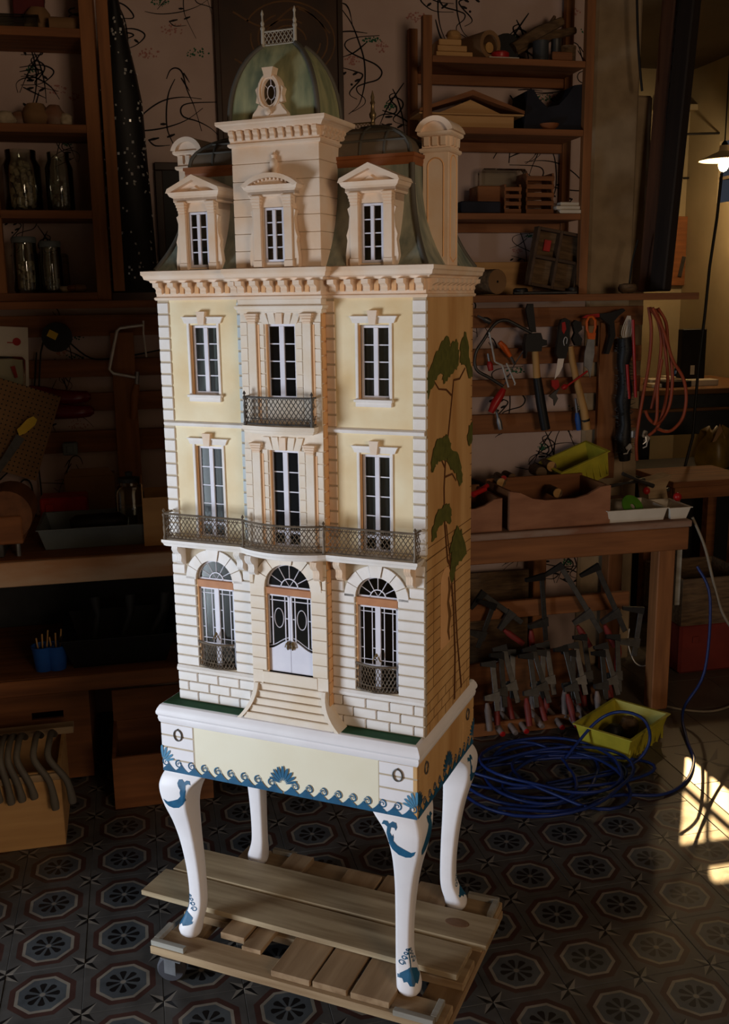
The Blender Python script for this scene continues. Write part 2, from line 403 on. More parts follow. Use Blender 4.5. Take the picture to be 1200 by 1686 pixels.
# sides, back, floors inside
for s in (-1, 1):
    hp('side_wall', MB().box(s*HW, s*(HW-T), F+T, BK, 0, ZC), 'side')
hp('back_wall', MB().box(-HW+T, HW-T, BK-T, BK, 0, ZC), 'interior')
for z in (.002, .40, .685, .945): hp('floor_board', MB().box(-HW+T, HW-T, F+T, BK-T, z, z+.008), 'interior')
for s in (-1, 1): hp('partition', MB().box(s*.11, s*.118, F+T, BK-T, .01, .945), 'interior')
for k, (c, z0, z1) in enumerate(((-WX, .75, .9), (-WX+.028, .45, .62), (WX, .75, .9), (WX, .45, .62))):
    path = [(c-.032+.064*i/16*(.35 if k == 1 else 1), F+.019+.003*math.sin(i*1.9)) for i in range(17)]
    cu = MB(); cu.loft([[(x, y, z0-.01) for x, y in path], [(x, y, z1+.02) for x, y in path]], False, False)
    o = hp('curtain', cu, 'curtain')
    md = o.modifiers.new('th', 'SOLIDIFY'); md.thickness = .0008

# quoins, ground floor blocks, base bricks
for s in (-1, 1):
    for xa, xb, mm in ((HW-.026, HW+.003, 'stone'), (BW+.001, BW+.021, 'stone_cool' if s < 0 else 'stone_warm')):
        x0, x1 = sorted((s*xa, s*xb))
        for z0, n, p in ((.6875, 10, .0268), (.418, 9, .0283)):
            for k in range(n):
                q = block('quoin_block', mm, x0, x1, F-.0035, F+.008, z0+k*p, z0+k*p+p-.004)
        hp('quoin_bed', MB().box(x0, x1-.0005, F-.001, F+.004, .415, ZC), 'joint')
    c = s*WX
    for k in range(12):
        z0 = .0925+k*.0254; z1 = z0+.0222
        rr = AR if z1 < .318 else .077
        for xa, xb in ((-HW if s < 0 else BW+.001, c-rr-.001), (c+rr+.001, -BW-.001 if s < 0 else HW)):
            block('rusticated_block', 'stone', xa, xb, F-.004, F+.004, z0, z1, .0018)
    for k in range(3):                                     # base courses
        z0 = .003+k*.0243; xa, xb = (-HW, -BW-.001) if s < 0 else (BW+.001, HW)
        x = xa; first = True; odd = k % 2
        while x < xb-.004:
            w = (.03 if odd else .056) if first else .0575
            if s > 0 and first: w = .024 if not odd else .05
            e = min(x+w, xb); block('base_brick', 'stone', x+.001, e-.002, F-.005, F+.004, z0, z0+.0215, .0014); x = e; first = False
    hp('plinth_string', MB().mould([(xa, F), (xb, F)], [(-.002, .076), (.006, .076), (.008, .080), (.008, .084), (.004, .0905), (-.002, .0905)]), 'stone')
    hp('string_course', MB().mould([(xa, F), (xb, F)], [(-.002, .6745), (.004, .6745), (.007, .678), (.007, .682), (.002, .6855), (-.002, .6855)]), 'stone')
for s in (-1, 1):                                          # bay blocks
    for k in range(9):
        z0 = .118+k*.0297
        rr = CR if z0 < .30 else .086
        if BW-rr > .004: block('bay_block', 'stone_bay', *sorted((s*(rr+.0005), s*BW)), B-.003, B+.004, z0, z0+.0284, .001)
    for z0, n, p in ((.69, 8, .0275), (.418, 8, .0272)):
        for k in range(n):
            block('bay_block', 'stone_bay', *sorted((s*.0785, s*BW)), B-.002, B+.004, z0+k*p, z0+(k+1)*p-.0013, .0007)
            block('bay_block', 'stone_bay', *sorted((s*.038, s*.0525)), B-.002, B+.004, z0+k*p, z0+(k+1)*p-.0013, .0007)
    for z0, z1 in ((.69, .924), (.418, .645)):             # pilasters
        pm = MB().box(s*.0555, s*.0755, B-.006, B+.002, z0, z1, .001).box(s*.053, s*.078, B-.008, B+.002, z0, z0+.012, .001)
        hp('pilaster', pm, 'stone_bay')
        cp = MB()
        for k in range(4): cp.box(s*(.0655-.010-.0018*k), s*(.0655+.010+.0018*k), B-.007-.0016*k, B+.002, z1-.018+.0055*k, z1-.013+.0055*k, .001)
        hp('capital', cp, 'stone_warm')
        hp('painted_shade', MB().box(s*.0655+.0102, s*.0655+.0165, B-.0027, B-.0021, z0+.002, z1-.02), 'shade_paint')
    # flat arch stones over bay windows
for zb, zt in ((.905, .928), (.634, .662)):
    for k in range(-2, 3):
        x0, x1 = k*.0165-.0078, k*.0165+.0078; sk = .0045*k
        hp('voussoir', MB().prism([(x0, zb), (x1, zb), (x1+sk, zt), (x0+sk, zt)], 'y', B-(.006 if k == 0 else .003), B+.003), 'stone_warm' if k == 0 else 'stone_bay')
def voussoirs(cx, r0, r1, zs, y, n, m):
    for k in range(n):
        a0, a1 = 180*k/n+.9, 180*(k+1)/n-.9
        p = arc(cx, zs, r0, a0, a1, 3)+arc(cx, zs, r1*(1.0 if k != n//2 else 1.08), a1, a0, 3)
        hp('voussoir', MB().prism(p, 'y', y-(.007 if k == n//2 else .004), y+.003), m)
for s in (-1, 1): voussoirs(s*WX, AR, .076, AZS, F, 7, 'stone')
voussoirs(0, CR, .0845, CZS, B, 7, 'stone_bay')
# bay frieze under the main cornice
hp('bay_frieze', MB().mould([(-BW, F), (-BW, B), (BW, B), (BW, F)], [(-.002, .928), (.004, .928), (.004, .9345), (.007, .936), (.009, .940), (.009, .943), (.003, .945), (.003, .9565), (-.002, .9565)]), 'stone_bay')

# ---------------------------------------------------------------- windows
def pane_set(win, rects, y):
    for x0, x1, z0, z1 in rects:
        key = ('pane', round(x1-x0, 4), round(z1-z0, 4))
        if key not in SHARED:
            me = MB().box(-(x1-x0)/2, (x1-x0)/2, -.0005, .0005, -(z1-z0)/2, (z1-z0)/2).mesh('pane'); me.materials.append(MS['pane']); SHARED[key] = me
        link('pane', SHARED[key], win, ((x0+x1)/2, y, (z0+z1)/2))
def casement(cx, hw, z0, z1, y, rows, fr=.005, mid=.0095, foot=0.):
    m = MB(); d0, d1 = y-.003, y+.003
    m.box(cx-hw, cx-hw+fr, d0, d1, z0, z1); m.box(cx+hw-fr, cx+hw, d0, d1, z0, z1)
    m.box(cx-hw+fr, cx+hw-fr, d0, d1, z1-fr, z1); m.box(cx-hw+fr, cx+hw-fr, d0, d1, z0, z0+fr*1.3)
    m.box(cx-mid/2, cx+mid/2, d0-.0015, d1, z0+fr*1.3, z1-fr)
    zb = z0+fr*1.3+foot; rects = []
    if foot:
        for s in (0, 1): 
            a, b_ = (cx-hw+fr, cx-mid/2) if s == 0 else (cx+mid/2, cx+hw-fr); m.box(a, b_, d0+.001, d1, zb-.006, zb)
            rects.append((a, b_, z0+fr*1.3, zb-.006))
    h = (z1-fr-zb)/rows
    for s in (0, 1):
        a, b_ = (cx-hw+fr, cx-mid/2) if s == 0 else (cx+mid/2, cx+hw-fr)
        for k in range(rows):
            rects.append((a, b_, zb+k*h+.0006, zb+(k+1)*h-.0006))
            if k: m.box(a, b_, d0+.0015, d1-.001, zb+k*h-.0012, zb+k*h+.0012)
    w = hp('window', m, 'winframe'); pane_set(w, rects, y); return w
for s in (-1, 1):
    c = s*WX
    for z0, z1, ft in ((.748, .902, 0), (.415, .630, .03)):
        wn = casement(c+.002, WHf-.002, z0, z1-.001, F+.010, 4, foot=ft)
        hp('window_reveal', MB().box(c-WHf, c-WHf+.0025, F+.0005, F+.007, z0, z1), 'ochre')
        fm = MB()                                              # painted stone architrave
        for q in (-1, 1): fm.box(c+q*(WHf+.0002), c+q*(WHf+.0065), F-.003, F+.003, z0-.002, z1+.004, .0006)
        hp('architrave', fm, 'stone')
        lint = MB().prism([(c-.046, z1+.004), (c+.046, z1+.004), (c+.0515, z1+.016), (c-.0515, z1+.016)], 'y', F-.005, F+.002)
        lint.box(c-.053, c+.053, F-.007, F+.002, z1+.016, z1+.0185)
        hp('lintel', lint, 'stone')
        hp('keystone', MB().prism([(c-.007, z1+.001), (c+.007, z1+.001), (c+.011, z1+.030), (c-.011, z1+.030)], 'y', F-.010, F+.002), 'stone_warm')
        if not ft: hp('sill', MB().box(c-.044, c+.044, F-.010, F+.002, z0-.006, z0, .001).box(c-.041, c+.041, F-.006, F+.002, z0-.016, z0-.006, .001), 'stone')
for z0, z1, ft in ((.745, .905, 0), (.415, .633, .03)):
    casement(0, .0355, z0, z1, B+.0105, 4, mid=.011, foot=ft)
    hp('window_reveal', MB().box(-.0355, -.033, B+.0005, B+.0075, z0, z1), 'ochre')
def fan(cx, r, zs, y, parent, nspk=5):
    m = MB(); d0, d1 = y-.002, y+.002
    m.prism(arc(cx, zs, r, 0, 180, 20)+arc(cx, zs, r-.0035, 180, 0, 20), 'y', d0, d1)
    m.prism(arc(cx, zs, r*.40, 0, 180, 12)+arc(cx, zs, r*.40-.0022, 180, 0, 12), 'y', d0, d1)
    m.box(cx-r, cx+r, d0, d1, zs-.001, zs+.004)
    for k in range(1, nspk+1):
        a = PI*k/(nspk+1); p = [(cx+q*math.cos(a)*r, y, zs+q*math.sin(a)*r) for q in (.38 if k % 2 else .38, .97)]
        m.tube(p, .0011, 4)
    for a in (60, 120): m.tube([(cx, y, zs+.003), (cx+r*.39*math.cos(math.radians(a)), y, zs+r*.39*math.sin(math.radians(a)))], .0009, 4)
    o = hp('fanlight', m, 'winframe', parent=parent)
    return o
for s in (-1, 1):
    c = s*WX; y = F+.009; z0 = .098; zt = AZS-.018
    m = MB(); d0, d1 = y-.003, y+.003; hw = AR-.001; mid = .012
    for q in (-1, 1): m.box(c+q*hw, c+q*(hw-.006), d0, d1, z0, zt)
    m.box(c-hw, c+hw, d0, d1, zt-.005, zt); m.box(c-hw, c+hw, d0, d1, z0+.05, z0+.056); m.box(c-mid/2, c+mid/2, d0-.001, d1, z0, zt)
    rects = []
    for q in (0, 1):
        a, b_ = (c-hw+.006, c-mid/2) if q == 0 else (c+mid/2, c+hw-.006)
        rects += [(a, b_, z0+.056, zt-.005), (a, b_, z0, z0+.05)]
        for x in (a+.0085, b_-.0085): m.box(x-.0009, x+.0009, y-.001, y+.0015, z0+.056, zt-.005)
        for z in (zt-.015, z0+.067): m.box(a, b_, y-.001, y+.0015, z-.0009, z+.0009)
        for z in (zt-.055, zt-.1): m.box(a, a+.0085, y-.001, y+.0015, z-.0009, z+.0009); m.box(b_-.0085, b_, y-.001, y+.0015, z-.0009, z+.0009)
    wn = hp('arched_window', m, 'winframe'); pane_set(wn, rects, y+.0005)
    fl = fan(c, AR-.001, AZS, y, wn)
    hp('fanlight_pane', MB().prism(arc(c, AZS, AR-.002, 0, 180, 18), 'y', y, y+.0008), 'pane', parent=wn)
    hp('transom', MB().box(c-AR+.0005, c+AR-.0005, F+.001, F+.014, zt, AZS, .001), 'brownframe', parent=wn)
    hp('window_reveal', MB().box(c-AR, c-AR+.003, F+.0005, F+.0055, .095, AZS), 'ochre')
    # small bowed balconet
    z1 = .158; pth = [(c-AR+.002+(2*AR-.004)*i/12, F-.004-.014*math.sin(PI*i/12)) for i in range(13)]
    br = MB()
    br.tube([(x, yy, z1) for x, yy in pth], .0028, 6); br.tube([(x, yy, .098) for x, yy in pth], .002, 6)
    br.tube([(x, yy, .112) for x, yy in pth], .0012, 4)
    for i in range(-3, 14):
        for dr in (1, -1):
            pp = []
            for t in range(9):
                u = i+dr*t*.5*.9 + (0 if dr > 0 else 3)
                if 0 <= u <= 12: k0 = int(min(u, 11.999)); f_ = u-k0; pp.append((pth[k0][0]*(1-f_)+pth[min(12, k0+1)][0]*f_, pth[k0][1]*(1-f_)+pth[min(12, k0+1)][1]*f_, .098+.06*t/8))
            if len(pp) > 1: br.tube(pp, .0009, 4, caps=False)
    br.prism(pth+[(c+AR-.002, F), (c-AR+.002, F)], 'z', .0955, .0985)
    hp('balconet', br, 'iron_lattice', 40)
    hp('window_latch', MB().tube([(c-.009, F-.003, .166), (c-.004, F-.005, .178), (c, F-.004, .168), (c+.004, F-.005, .178), (c+.009, F-.003, .166)], .0018, 6).lathe([(.001, 0), (.004, .004), (.001, .009)], 8, TR((c, F-.004, .176))), 'brass', 40)
# entrance door
y = B+.0095; d0, d1 = y-.003, y+.003; z0, zt = .116, CZS-.016
dm = fan(0, CR-.001, CZS, y, None); dm.name = 'entrance_fanlight'
hp('fanlight_pane', MB().prism(arc(0, CZS, CR-.002, 0, 180, 18), 'y', y, y+.0008), 'pane', parent=dm)
hp('transom', MB().box(-CR+.0005, CR-.0005, B+.001, B+.014, zt, CZS, .001), 'brownframe', parent=dm)
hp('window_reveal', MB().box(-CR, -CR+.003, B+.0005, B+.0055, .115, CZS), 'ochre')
for s in (-1, 1):
    a, b_ = (-CR+.001, -.0006) if s < 0 else (.0006, CR-.001); zm = z0+.066
    pz = [(a, z0), (b_, z0)]; top = [(a+(b_-a)*i/10, zm+(.012 if s > 0 else .012)*math.cos(PI*(i/10 if s > 0 else 1-i/10))) for i in range(11)]
    leaf = MB().prism([(a, z0), (b_, z0)]+top[::-1], 'y', d0, d1)
    leaf.box(a, a+.0045, d0, d1, zm, zt); leaf.box(b_-.0045, b_, d0, d1, zm, zt); leaf.box(a, b_, d0, d1, zt-.005, zt)
    inn = .006 if s < 0 else -.006
    lf = hp('door_leaf', leaf, 'winframe')
    pane_set(lf, [(a+.0045, b_-.0045, zm-.006, zt-.005)], y+.001)
    bars = MB(); cxx = (a+b_)/2
    for x in (a+.012, b_-.012): bars.box(x-.001, x+.001, y-.002, y+.001, zm-.004, zt-.004)
    bars.box(a, b_, y-.002, y+.001, zt-.016, zt-.014)
    bars.tube([(cxx+.0115*math.cos(t), y-.0005, zm+.063+.023*math.sin(t)) for t in [2*PI*i/24 for i in range(24)]], .0011, 4, closed=True)
    for x0, x1 in ((a, a+.012), (b_-.012, b_)): bars.box(x0, x1, y-.002, y+.001, zm+.062, zm+.064)
    bars.tube([(x, y-.0005, z+.006) for x, z in top], .0011, 4)
    hp('glazing_bars', bars, 'winframe', parent=lf)
    hd = -.006 if s < 0 else .006
    hp('door_handle', MB().lathe([(.0015, -.010), (.004, -.004), (.002, 0), (.005, .005), (.001, .011)], 8, TR((hd, y-.006, zm+.0)))
       .tube([(hd, y-.004, zm), (hd*1.6, y-.008, zm+.006), (hd*2.2, y-.006, zm-.004)], .0015, 6), 'brass', 40, parent=lf)
hp('door_sill', MB().box(-CR-.012, CR+.012, B-.003, B+.012, .088, .115, .001), 'stone_bay')
for s in (-1, 1): hp('bay_plinth', MB().box(s*BW, s*(CR+.012), B-.002, B+.004, .0, .117), 'stone_bay')
# steps with flared cheeks
def flare(z): return .091+.040*(1-z/.086)**2.2
for k in range(5):
    z0, z1 = k*.0172, (k+1)*.0172-.0008; xx = flare((z0+z1)/2)-.008; yf = -.2145+k*.0045
    hp('step', MB().box(-xx, xx, yf+.0015, B, z0, z1-.003, .0008).box(-xx, xx, yf, B, z1-.003, z1, .0008), 'stone_bay')
for s in (-1, 1):
    zs_ = [.086*i/8 for i in range(9)]
    rings = []
    for z in zs_:
        o = flare(z); yf = -.2175+.018*(z/.086)**1.5
        rings.append([(s*(o-.010), yf, z), (s*o, yf, z), (s*o, F-.004, z), (s*(o-.010), F-.004, z)])
    hp('step_cheek', MB().loft(rings), 'stone_bay', 30)

# ---------------------------------------------------------------- balconies
def lattice(mb, path, z0, z1, pitch, r=.0010, slope=.7):
    L = [0]
    for a, b_ in zip(path, path[1:]): L.append(L[-1]+math.hypot(b_[0]-a[0], b_[1]-a[1]))
    def at(u):
        for i in range(len(path)-1):
            if u <= L[i+1] or i == len(path)-2:
                f_ = (u-L[i])/max(1e-9, L[i+1]-L[i]); return path[i][0]*(1-f_)+path[i+1][0]*f_, path[i][1]*(1-f_)+path[i+1][1]*f_
    run = (z1-z0)*slope; n = int((L[-1]+run)/pitch)+1
    for dr in (1, -1):
        for i in range(n):
            s0 = i*pitch-run if dr > 0 else i*pitch
            pp = []
            for t in (0, .34, .67, 1):
                u = s0+dr*run*t if dr > 0 else s0-run*t
                if 0 <= u <= L[-1]: x, y = at(u); pp.append((x, y+dr*.0004, z0+(z1-z0)*t))
            if len(pp) > 1: mb.tube(pp, r, 4, caps=False)
def post(mb, x, y, z0, z1):
    mb.lathe([(.004, z0), (.004, z0+.006), (.0025, z0+.010), (.0035, z0+.03), (.0022, z0+.034), (.0032, (z0+z1)/2+.012), (.0022, z1-.008), (.004, z1-.004), (.004, z1), (.001, z1+.003), (.0038, z1+.007), (.0005, z1+.013)], 8, TR((x, y, 0)))
YB = F-.042
bow = [(-.098+.196*i/20, YB-.004-.026*math.sin(PI*i/20)**.8 if 0 < i < 20 else YB-.004) for i in range(21)]
full = [(-.313, F-.001), (-.313, YB), (-.105, YB)]+bow+[(.105, YB), (.313, YB), (.313, F-.001)]
slab = MB().mould(full, [(-.02, .396), (-.003, .396), (0, .400), (.002, .404), (.004, .406), (.004, .412), (-.02, .412)])
slab.prism([p for p in full], 'z', .398, .4118)
hp('balcony_slab', slab, 'stone')
segs = [[(-.31, F-.006), (-.31, YB+.002), (-.103, YB+.002)], [(x, y+.003) for x, y in bow], [(.103, YB+.002), (.31, YB+.002), (.31, F-.006)]]
for sg in segs:
    rail = MB(); rail.tube([(x, y, .4735) for x, y in sg], .0026, 6); rail.tube([(x, y, .416) for x, y in sg], .002, 4)
    rail.tube([(x, y, .466) for x, y in sg], .001, 4); rail.tube([(x, y, .429) for x, y in sg], .001, 4)
    lattice(rail, sg, .416, .470, .0105)
    hp('balcony_railing', rail, 'iron_lattice', 40)
for x, y in ((-.31, YB+.002), (-.1, YB), (.1, YB), (.31, YB+.002)):
    m = MB(); post(m, x, y, .412, .473); hp('balcony_post', m, 'iron_lattice', 40)
for s in (-1, 1):                                         # scroll brackets under the balcony
    for x, y0 in ((s*(WX+.084), F), (s*(WX-.081), F), (s*.081, B)):
        pr = [(y0+.002, .396), (y0-.034, .396), (y0-.036, .388), (y0-.030, .379), (y0-.022, .374), (y0-.019, .366), (y0-.021, .356), (y0-.014, .349), (y0-.006, .346), (y0+.002, .344)]
        m = MB()
        for q in (-.0075, -.0022, .0031): m.prism(pr, 'x', x+q-.0003, x+q+.0047)
        hp('scroll_bracket', m, 'stone_warm' if x > 0 else 'stone', 35)
# upper balcony on the bay
YU = B-.030
ub = [(-.084+.168*i/16, B-.022-.010*math.sin(PI*i/16)) for i in range(17)]
uf = [(-.084, B-.001)]+ub+[(.084, B-.001)]
um = MB().mould(uf, [(-.015, .672), (-.004, .672), (-.001, .677), (.003, .681), (.003, .689), (-.015, .689)]); um.prism(uf, 'z', .675, .6888)
hp('bay_balcony_slab', um, 'stone_bay')
um = MB(); us = [(-.081, B-.003)]+[(x*.965, y+.003) for x, y in ub]+[(.081, B-.003)]
um.tube([(x, y, .7505) for x, y in us], .0024, 6); um.tube([(x, y, .693) for x, y in us], .002, 4); um.tube([(x, y, .705) for x, y in us], .001, 4)
lattice(um, us, .693, .748, .0105); hp('bay_balcony_railing', um, 'iron', 40)
for s in (-1, 1):
    m = MB(); post(m, s*.081, B-.021, .689, .751); hp('balcony_post', m, 'iron', 40)

# ---------------------------------------------------------------- main cornice
CP = [(-HW, BK), (-HW, F), (-BW, F), (-BW, B), (BW, B), (BW, F), (HW, F), (HW, BK)]
hp('cornice', MB().mould(CP, [(-.012, ZC), (.005, ZC), (.007, .960), (.007, .963), (.003, .965), (.003, .994), (.012, .996), (.014, 1.0), (.022, 1.003), (.024, 1.010), (.027, 1.013), (.027, 1.0205), (.010, 1.0225), (-.012, 1.0225)]), 'stone_warm')
hp('attic_floor', MB().box(-HW, HW, F, BK, 1.005, 1.0215).box(-BW, BW, B, F, 1.005, 1.0215), 'stone_warm')
cb = MB().prism([(0, .972), (-.006, .970), (-.009, .974), (-.008, .980), (-.013, .984), (-.020, .986), (-.021, .995), (0, .996)], 'x', -.0075, .0075)
cbm = cb.mesh('modillion', 35); cbm.materials.append(MS['stone_warm'])
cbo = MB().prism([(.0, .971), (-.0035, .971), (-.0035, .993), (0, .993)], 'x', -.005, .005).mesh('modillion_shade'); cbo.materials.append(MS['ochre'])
for s in (-1, 1):
    for k in range(6):
        x = s*(BW+.022+k*.0385); link('modillion', cbm, house, (x, F-.002, 0))
        if k < 5: link('frieze_panel', cbo, house, (x+s*.0193, F-.002, 0))
for k in range(6):
    x = -.0855+k*.0342; link('modillion', cbm, house, (x, B-.002, 0))
    if k < 5: link('frieze_panel', cbo, house, (x+.0171, B-.002, 0))
for k in range(10):
    link('modillion', cbm, house, (HW+.002, F+.02+k*.032, 0), (0, 0, PI/2))

# ---------------------------------------------------------------- mansard roof
def flarein(t): return 1-(1-t)**2.4
MX, MYF, MYB = .268, -.102, .10
ZM0, ZM1 = 1.0225, 1.226
rg = []
for i in range(15):
    t = i/14; q = flarein(t); z = ZM0+(ZM1-ZM0)*t
    x = HW+.003-(HW+.003-MX)*q; yf = F-.003+(MYF-F+.003)*q; yb = BK+.003-(BK+.003-MYB)*q
    rg.append([(-x, yf, z), (x, yf, z), (x, yb, z), (-x, yb, z)])
hp('mansard_roof', MB().loft(rg), 'copper', 40)
for cx, sy in ((1, 0), (-1, 0), (1, 1), (-1, 1)):
    pth = [(r[1][0]*cx, (r[1][1] if not sy else r[2][1]), r[0][2]) for r in rg]
    hp('hip_roll', MB().tube(pth, .0058, 8), 'copper_dark', 60)
hp('roof_trim', MB().mould([(-MX, MYB), (-MX, MYF), (MX, MYF), (MX, MYB)], [(-.03, ZM1-.002), (.001, ZM1-.002), (.004, 1.232), (.004, 1.238), (.007, 1.240), (.007, 1.246), (-.03, 1.2475)], True), 'roof_brown')
DX, DY0, DY1 = .125, -.02, .06
rr = []
for i in range(9):
    t = i/8; q = t**1.7; z = 1.246+.066*math.sin(t*PI/2)**.85
    x = MX-.004-(MX-DX)*q; yf = MYF+.004+(DY0-MYF)*q; yb = MYB-.004-(MYB-DY1)*q
    rr.append([(-x, yf, z), (x, yf, z), (x, yb, z), (-x, yb, z)])
hp('upper_roof', MB().loft(rr), 'slate', 30)
for cx in (-1, 1):
    hp('roof_roll', MB().tube([(r[1][0]*cx, r[1][1], r[1][2]+.001) for r in rr], .0045, 6), 'copper_dark', 60)
for zz in (2, 4):
    hp('roof_roll', MB().tube([(rr[zz][i][0]*1., rr[zz][i][1], rr[zz][i][2]+.001) for i in (0, 1)], .003, 6), 'copper_dark', 60)
for x in (.15, .205, -.15, -.205):
    pts = []
    for r in rr:
        xx = r[1][0]
        if abs(x) < xx: pts.append((x, r[0][1], r[0][2]+.001))
    hp('roof_roll', MB().tube(pts, .003, 6), 'copper_dark', 60)
cr = MB()
sqp = [(-DX+.005, DY1-.01), (DX-.005, DY1-.01)]
lattice(cr, sqp, 1.313, 1.335, .008, .0009); cr.tube([(x, y, 1.336) for x, y in sqp], .0015, 4); cr.tube([(x, y, 1.313) for x, y in sqp], .0015, 4)
hp('roof_cresting', cr, 'brass')
for x, y in sqp:
    m = MB().lathe([(.006, 1.31), (.006, 1.334), (.004, 1.336), (.0045, 1.342), (.008, 1.348), (.0085, 1.353), (.005, 1.358), (.0036, 1.372), (.0062, 1.376), (.0035, 1.382), (.0045, 1.388), (.0006, 1.402)], 8, TR((x, y, 0)))
    hp('roof_finial', m, 'brass', 40)

# ---------------------------------------------------------------- tower and dome
TW = .101
for k in range(7):
    z0 = 1.0225+k*.0352
    hp('tower_course', MB().box(-TW, TW, B, TB, z0, z0+.0340, .0008), 'stone_warm')
hp('tower_core', MB().box(-TW+.002, TW-.002, B+.002, TB-.002, 1.0225, 1.27), 'joint')
TP = [(-TW, TB), (-TW, B), (TW, B), (TW, TB)]
hp('tower_cornice', MB().mould(TP, [(-.02, 1.266), (.003, 1.266), (.006, 1.269), (.006, 1.273), (.002, 1.2745), (.002, 1.297), (.010, 1.298), (.014, 1.302), (.018, 1.305), (.022, 1.307), (.024, 1.310), (.024, 1.3155), (-.02, 1.317)], True), 'stone_warm')
dn = MB().prism([(0, 1.279), (-.005, 1.278), (-.008, 1.283), (-.007, 1.288), (-.011, 1.292), (-.011, 1.2975), (0, 1.2975)], 'x', -.0055, .0055).mesh('dentil', 35); dn.materials.append(MS['stone_warm'])
for k in range(11): link('dentil', dn, house, (-.0955+k*.0191, B-.0018, 0))
for k in range(6): link('dentil', dn, house, (TW+.0018, B+.009+k*.0187, 0), (0, 0, PI/2))
YD = (B+TB)/2
dr = []
for i in range(15):
    ph = math.radians(68)*i/14; c, s_ = math.cos(ph), math.sin(ph)/math.sin(math.radians(68)); z = 1.316+.148*s_
    hx = .101*c; hy = .056*c
    dr.append([(-hx, YD-hy, z), (hx, YD-hy, z), (hx, YD+hy, z), (-hx, YD+hy, z)])
hp('dome', MB().loft(dr), 'dome', 40)
for ci in range(4):
    pth = [r[ci] for r in dr]; hp('dome_rib', MB().tube(pth, .0055, 8), 'copper_dark', 60)
dk = dr[-1]
m = MB(); sq = [(p[0]*.97, YD+(p[1]-YD)*.95) for p in dk]; sq = sq[:2]
lattice(m, sq, 1.466, 1.491, .009, .0009); m.tube([(x, y, 1.492) for x, y in sq], .0018, 4); m.tube([(x, y, 1.466) for x, y in sq], .0018, 4)
hp('dome_railing', m, 'zinc')
for x, y in sq:
    m = MB().lathe([(.0038, 1.463), (.0038, 1.495), (.005, 1.497), (.005, 1.500), (.0028, 1.503), (.0042, 1.508), (.0022, 1.513), (.0018, 1.522), (.0034, 1.526), (.0006, 1.534)], 8, TR((x, y, 0)))
    hp('dome_finial', m, 'zinc', 40)
# oval window of the dome
oy = B-.010; oz = 1.366
def oval(rx, rz, n=24): return [(rx*math.cos(2*PI*i/n), oz+rz*math.sin(2*PI*i/n)) for i in range(n)]
m = MB()
for (r0x, r0z, r1x, r1z, y0_, y1_) in ((.0165, .0255, .027, .036, oy-.006, oy+.03), (.021, .030, .0245, .0335, oy-.009, oy-.005)):
    a, b_ = oval(r0x, r0z), oval(r1x, r1z); n = 24
    vs = [(x, y0_, z) for x, z in a]+[(x, y0_, z) for x, z in b_]+[(x, y1_, z) for x, z in a]+[(x, y1_, z) for x, z in b_]
    fs = []
    for i in range(n):
        j = (i+1) % n; fs += [(i, j, n+j, n+i), (2*n+i, 2*n+j, j, i), (n+i, n+j, 3*n+j, 3*n+i), (2*n+i, 3*n+i, 3*n+j, 2*n+j)]
    m.add(vs, fs)
ov = hp('oval_window_surround', m, 'stone_warm', 40)
m = MB().prism([(-.041, 1.317), (.041, 1.317), (.038, 1.326), (.030, 1.334), (.024, 1.343), (.012, 1.336), (0, 1.333), (-.012, 1.336), (-.024, 1.343), (-.030, 1.334), (-.038, 1.326)], 'y', oy-.007, oy+.02)
m.lathe([(.001, 0), (.007, .003), (.007, .008), (.001, .010)], 10, TR((0, oy-.008, 1.327), (PI/2, 0, 0)))
for s in (-1, 1):
    m.prism([(s*.024, 1.345), (s*.031, 1.347), (s*.028, 1.36), (s*.031, 1.372), (s*.027, 1.377), (s*.024, 1.372)], 'y', oy-.006, oy+.02)
hp('oval_window_base', m, 'stone_warm')
hp('oval_keystone', MB().prism([(-.008, 1.393), (.008, 1.393), (.010, 1.402), (.013, 1.412), (-.013, 1.412), (-.010, 1.402)], 'y', oy-.011, oy+.012), 'stone_warm')
m = MB().tube([(.0085*math.cos(2*PI*i/20), oy+.003, oz+.0135*math.sin(2*PI*i/20)) for i in range(20)], .001, 4, True)
for a in (35, 90, 145, 215, 270, 325):
    ca, sa = math.cos(math.radians(a)), math.sin(math.radians(a)); m.tube([(.0085*ca, oy+.003, oz+.0135*sa), (.0165*ca, oy+.003, oz+.0255*sa)], .0009, 4)
hp('oval_glazing_bars', m, 'winframe', parent=ov)
hp('oval_pane', MB().prism(oval(.0166, .0256), 'y', oy+.0045, oy+.0055), MS['pane'], parent=ov)
hp('oval_backing', MB().prism(oval(.0166, .0256), 'y', oy+.0075, oy+.0085), 'interior', parent=ov)

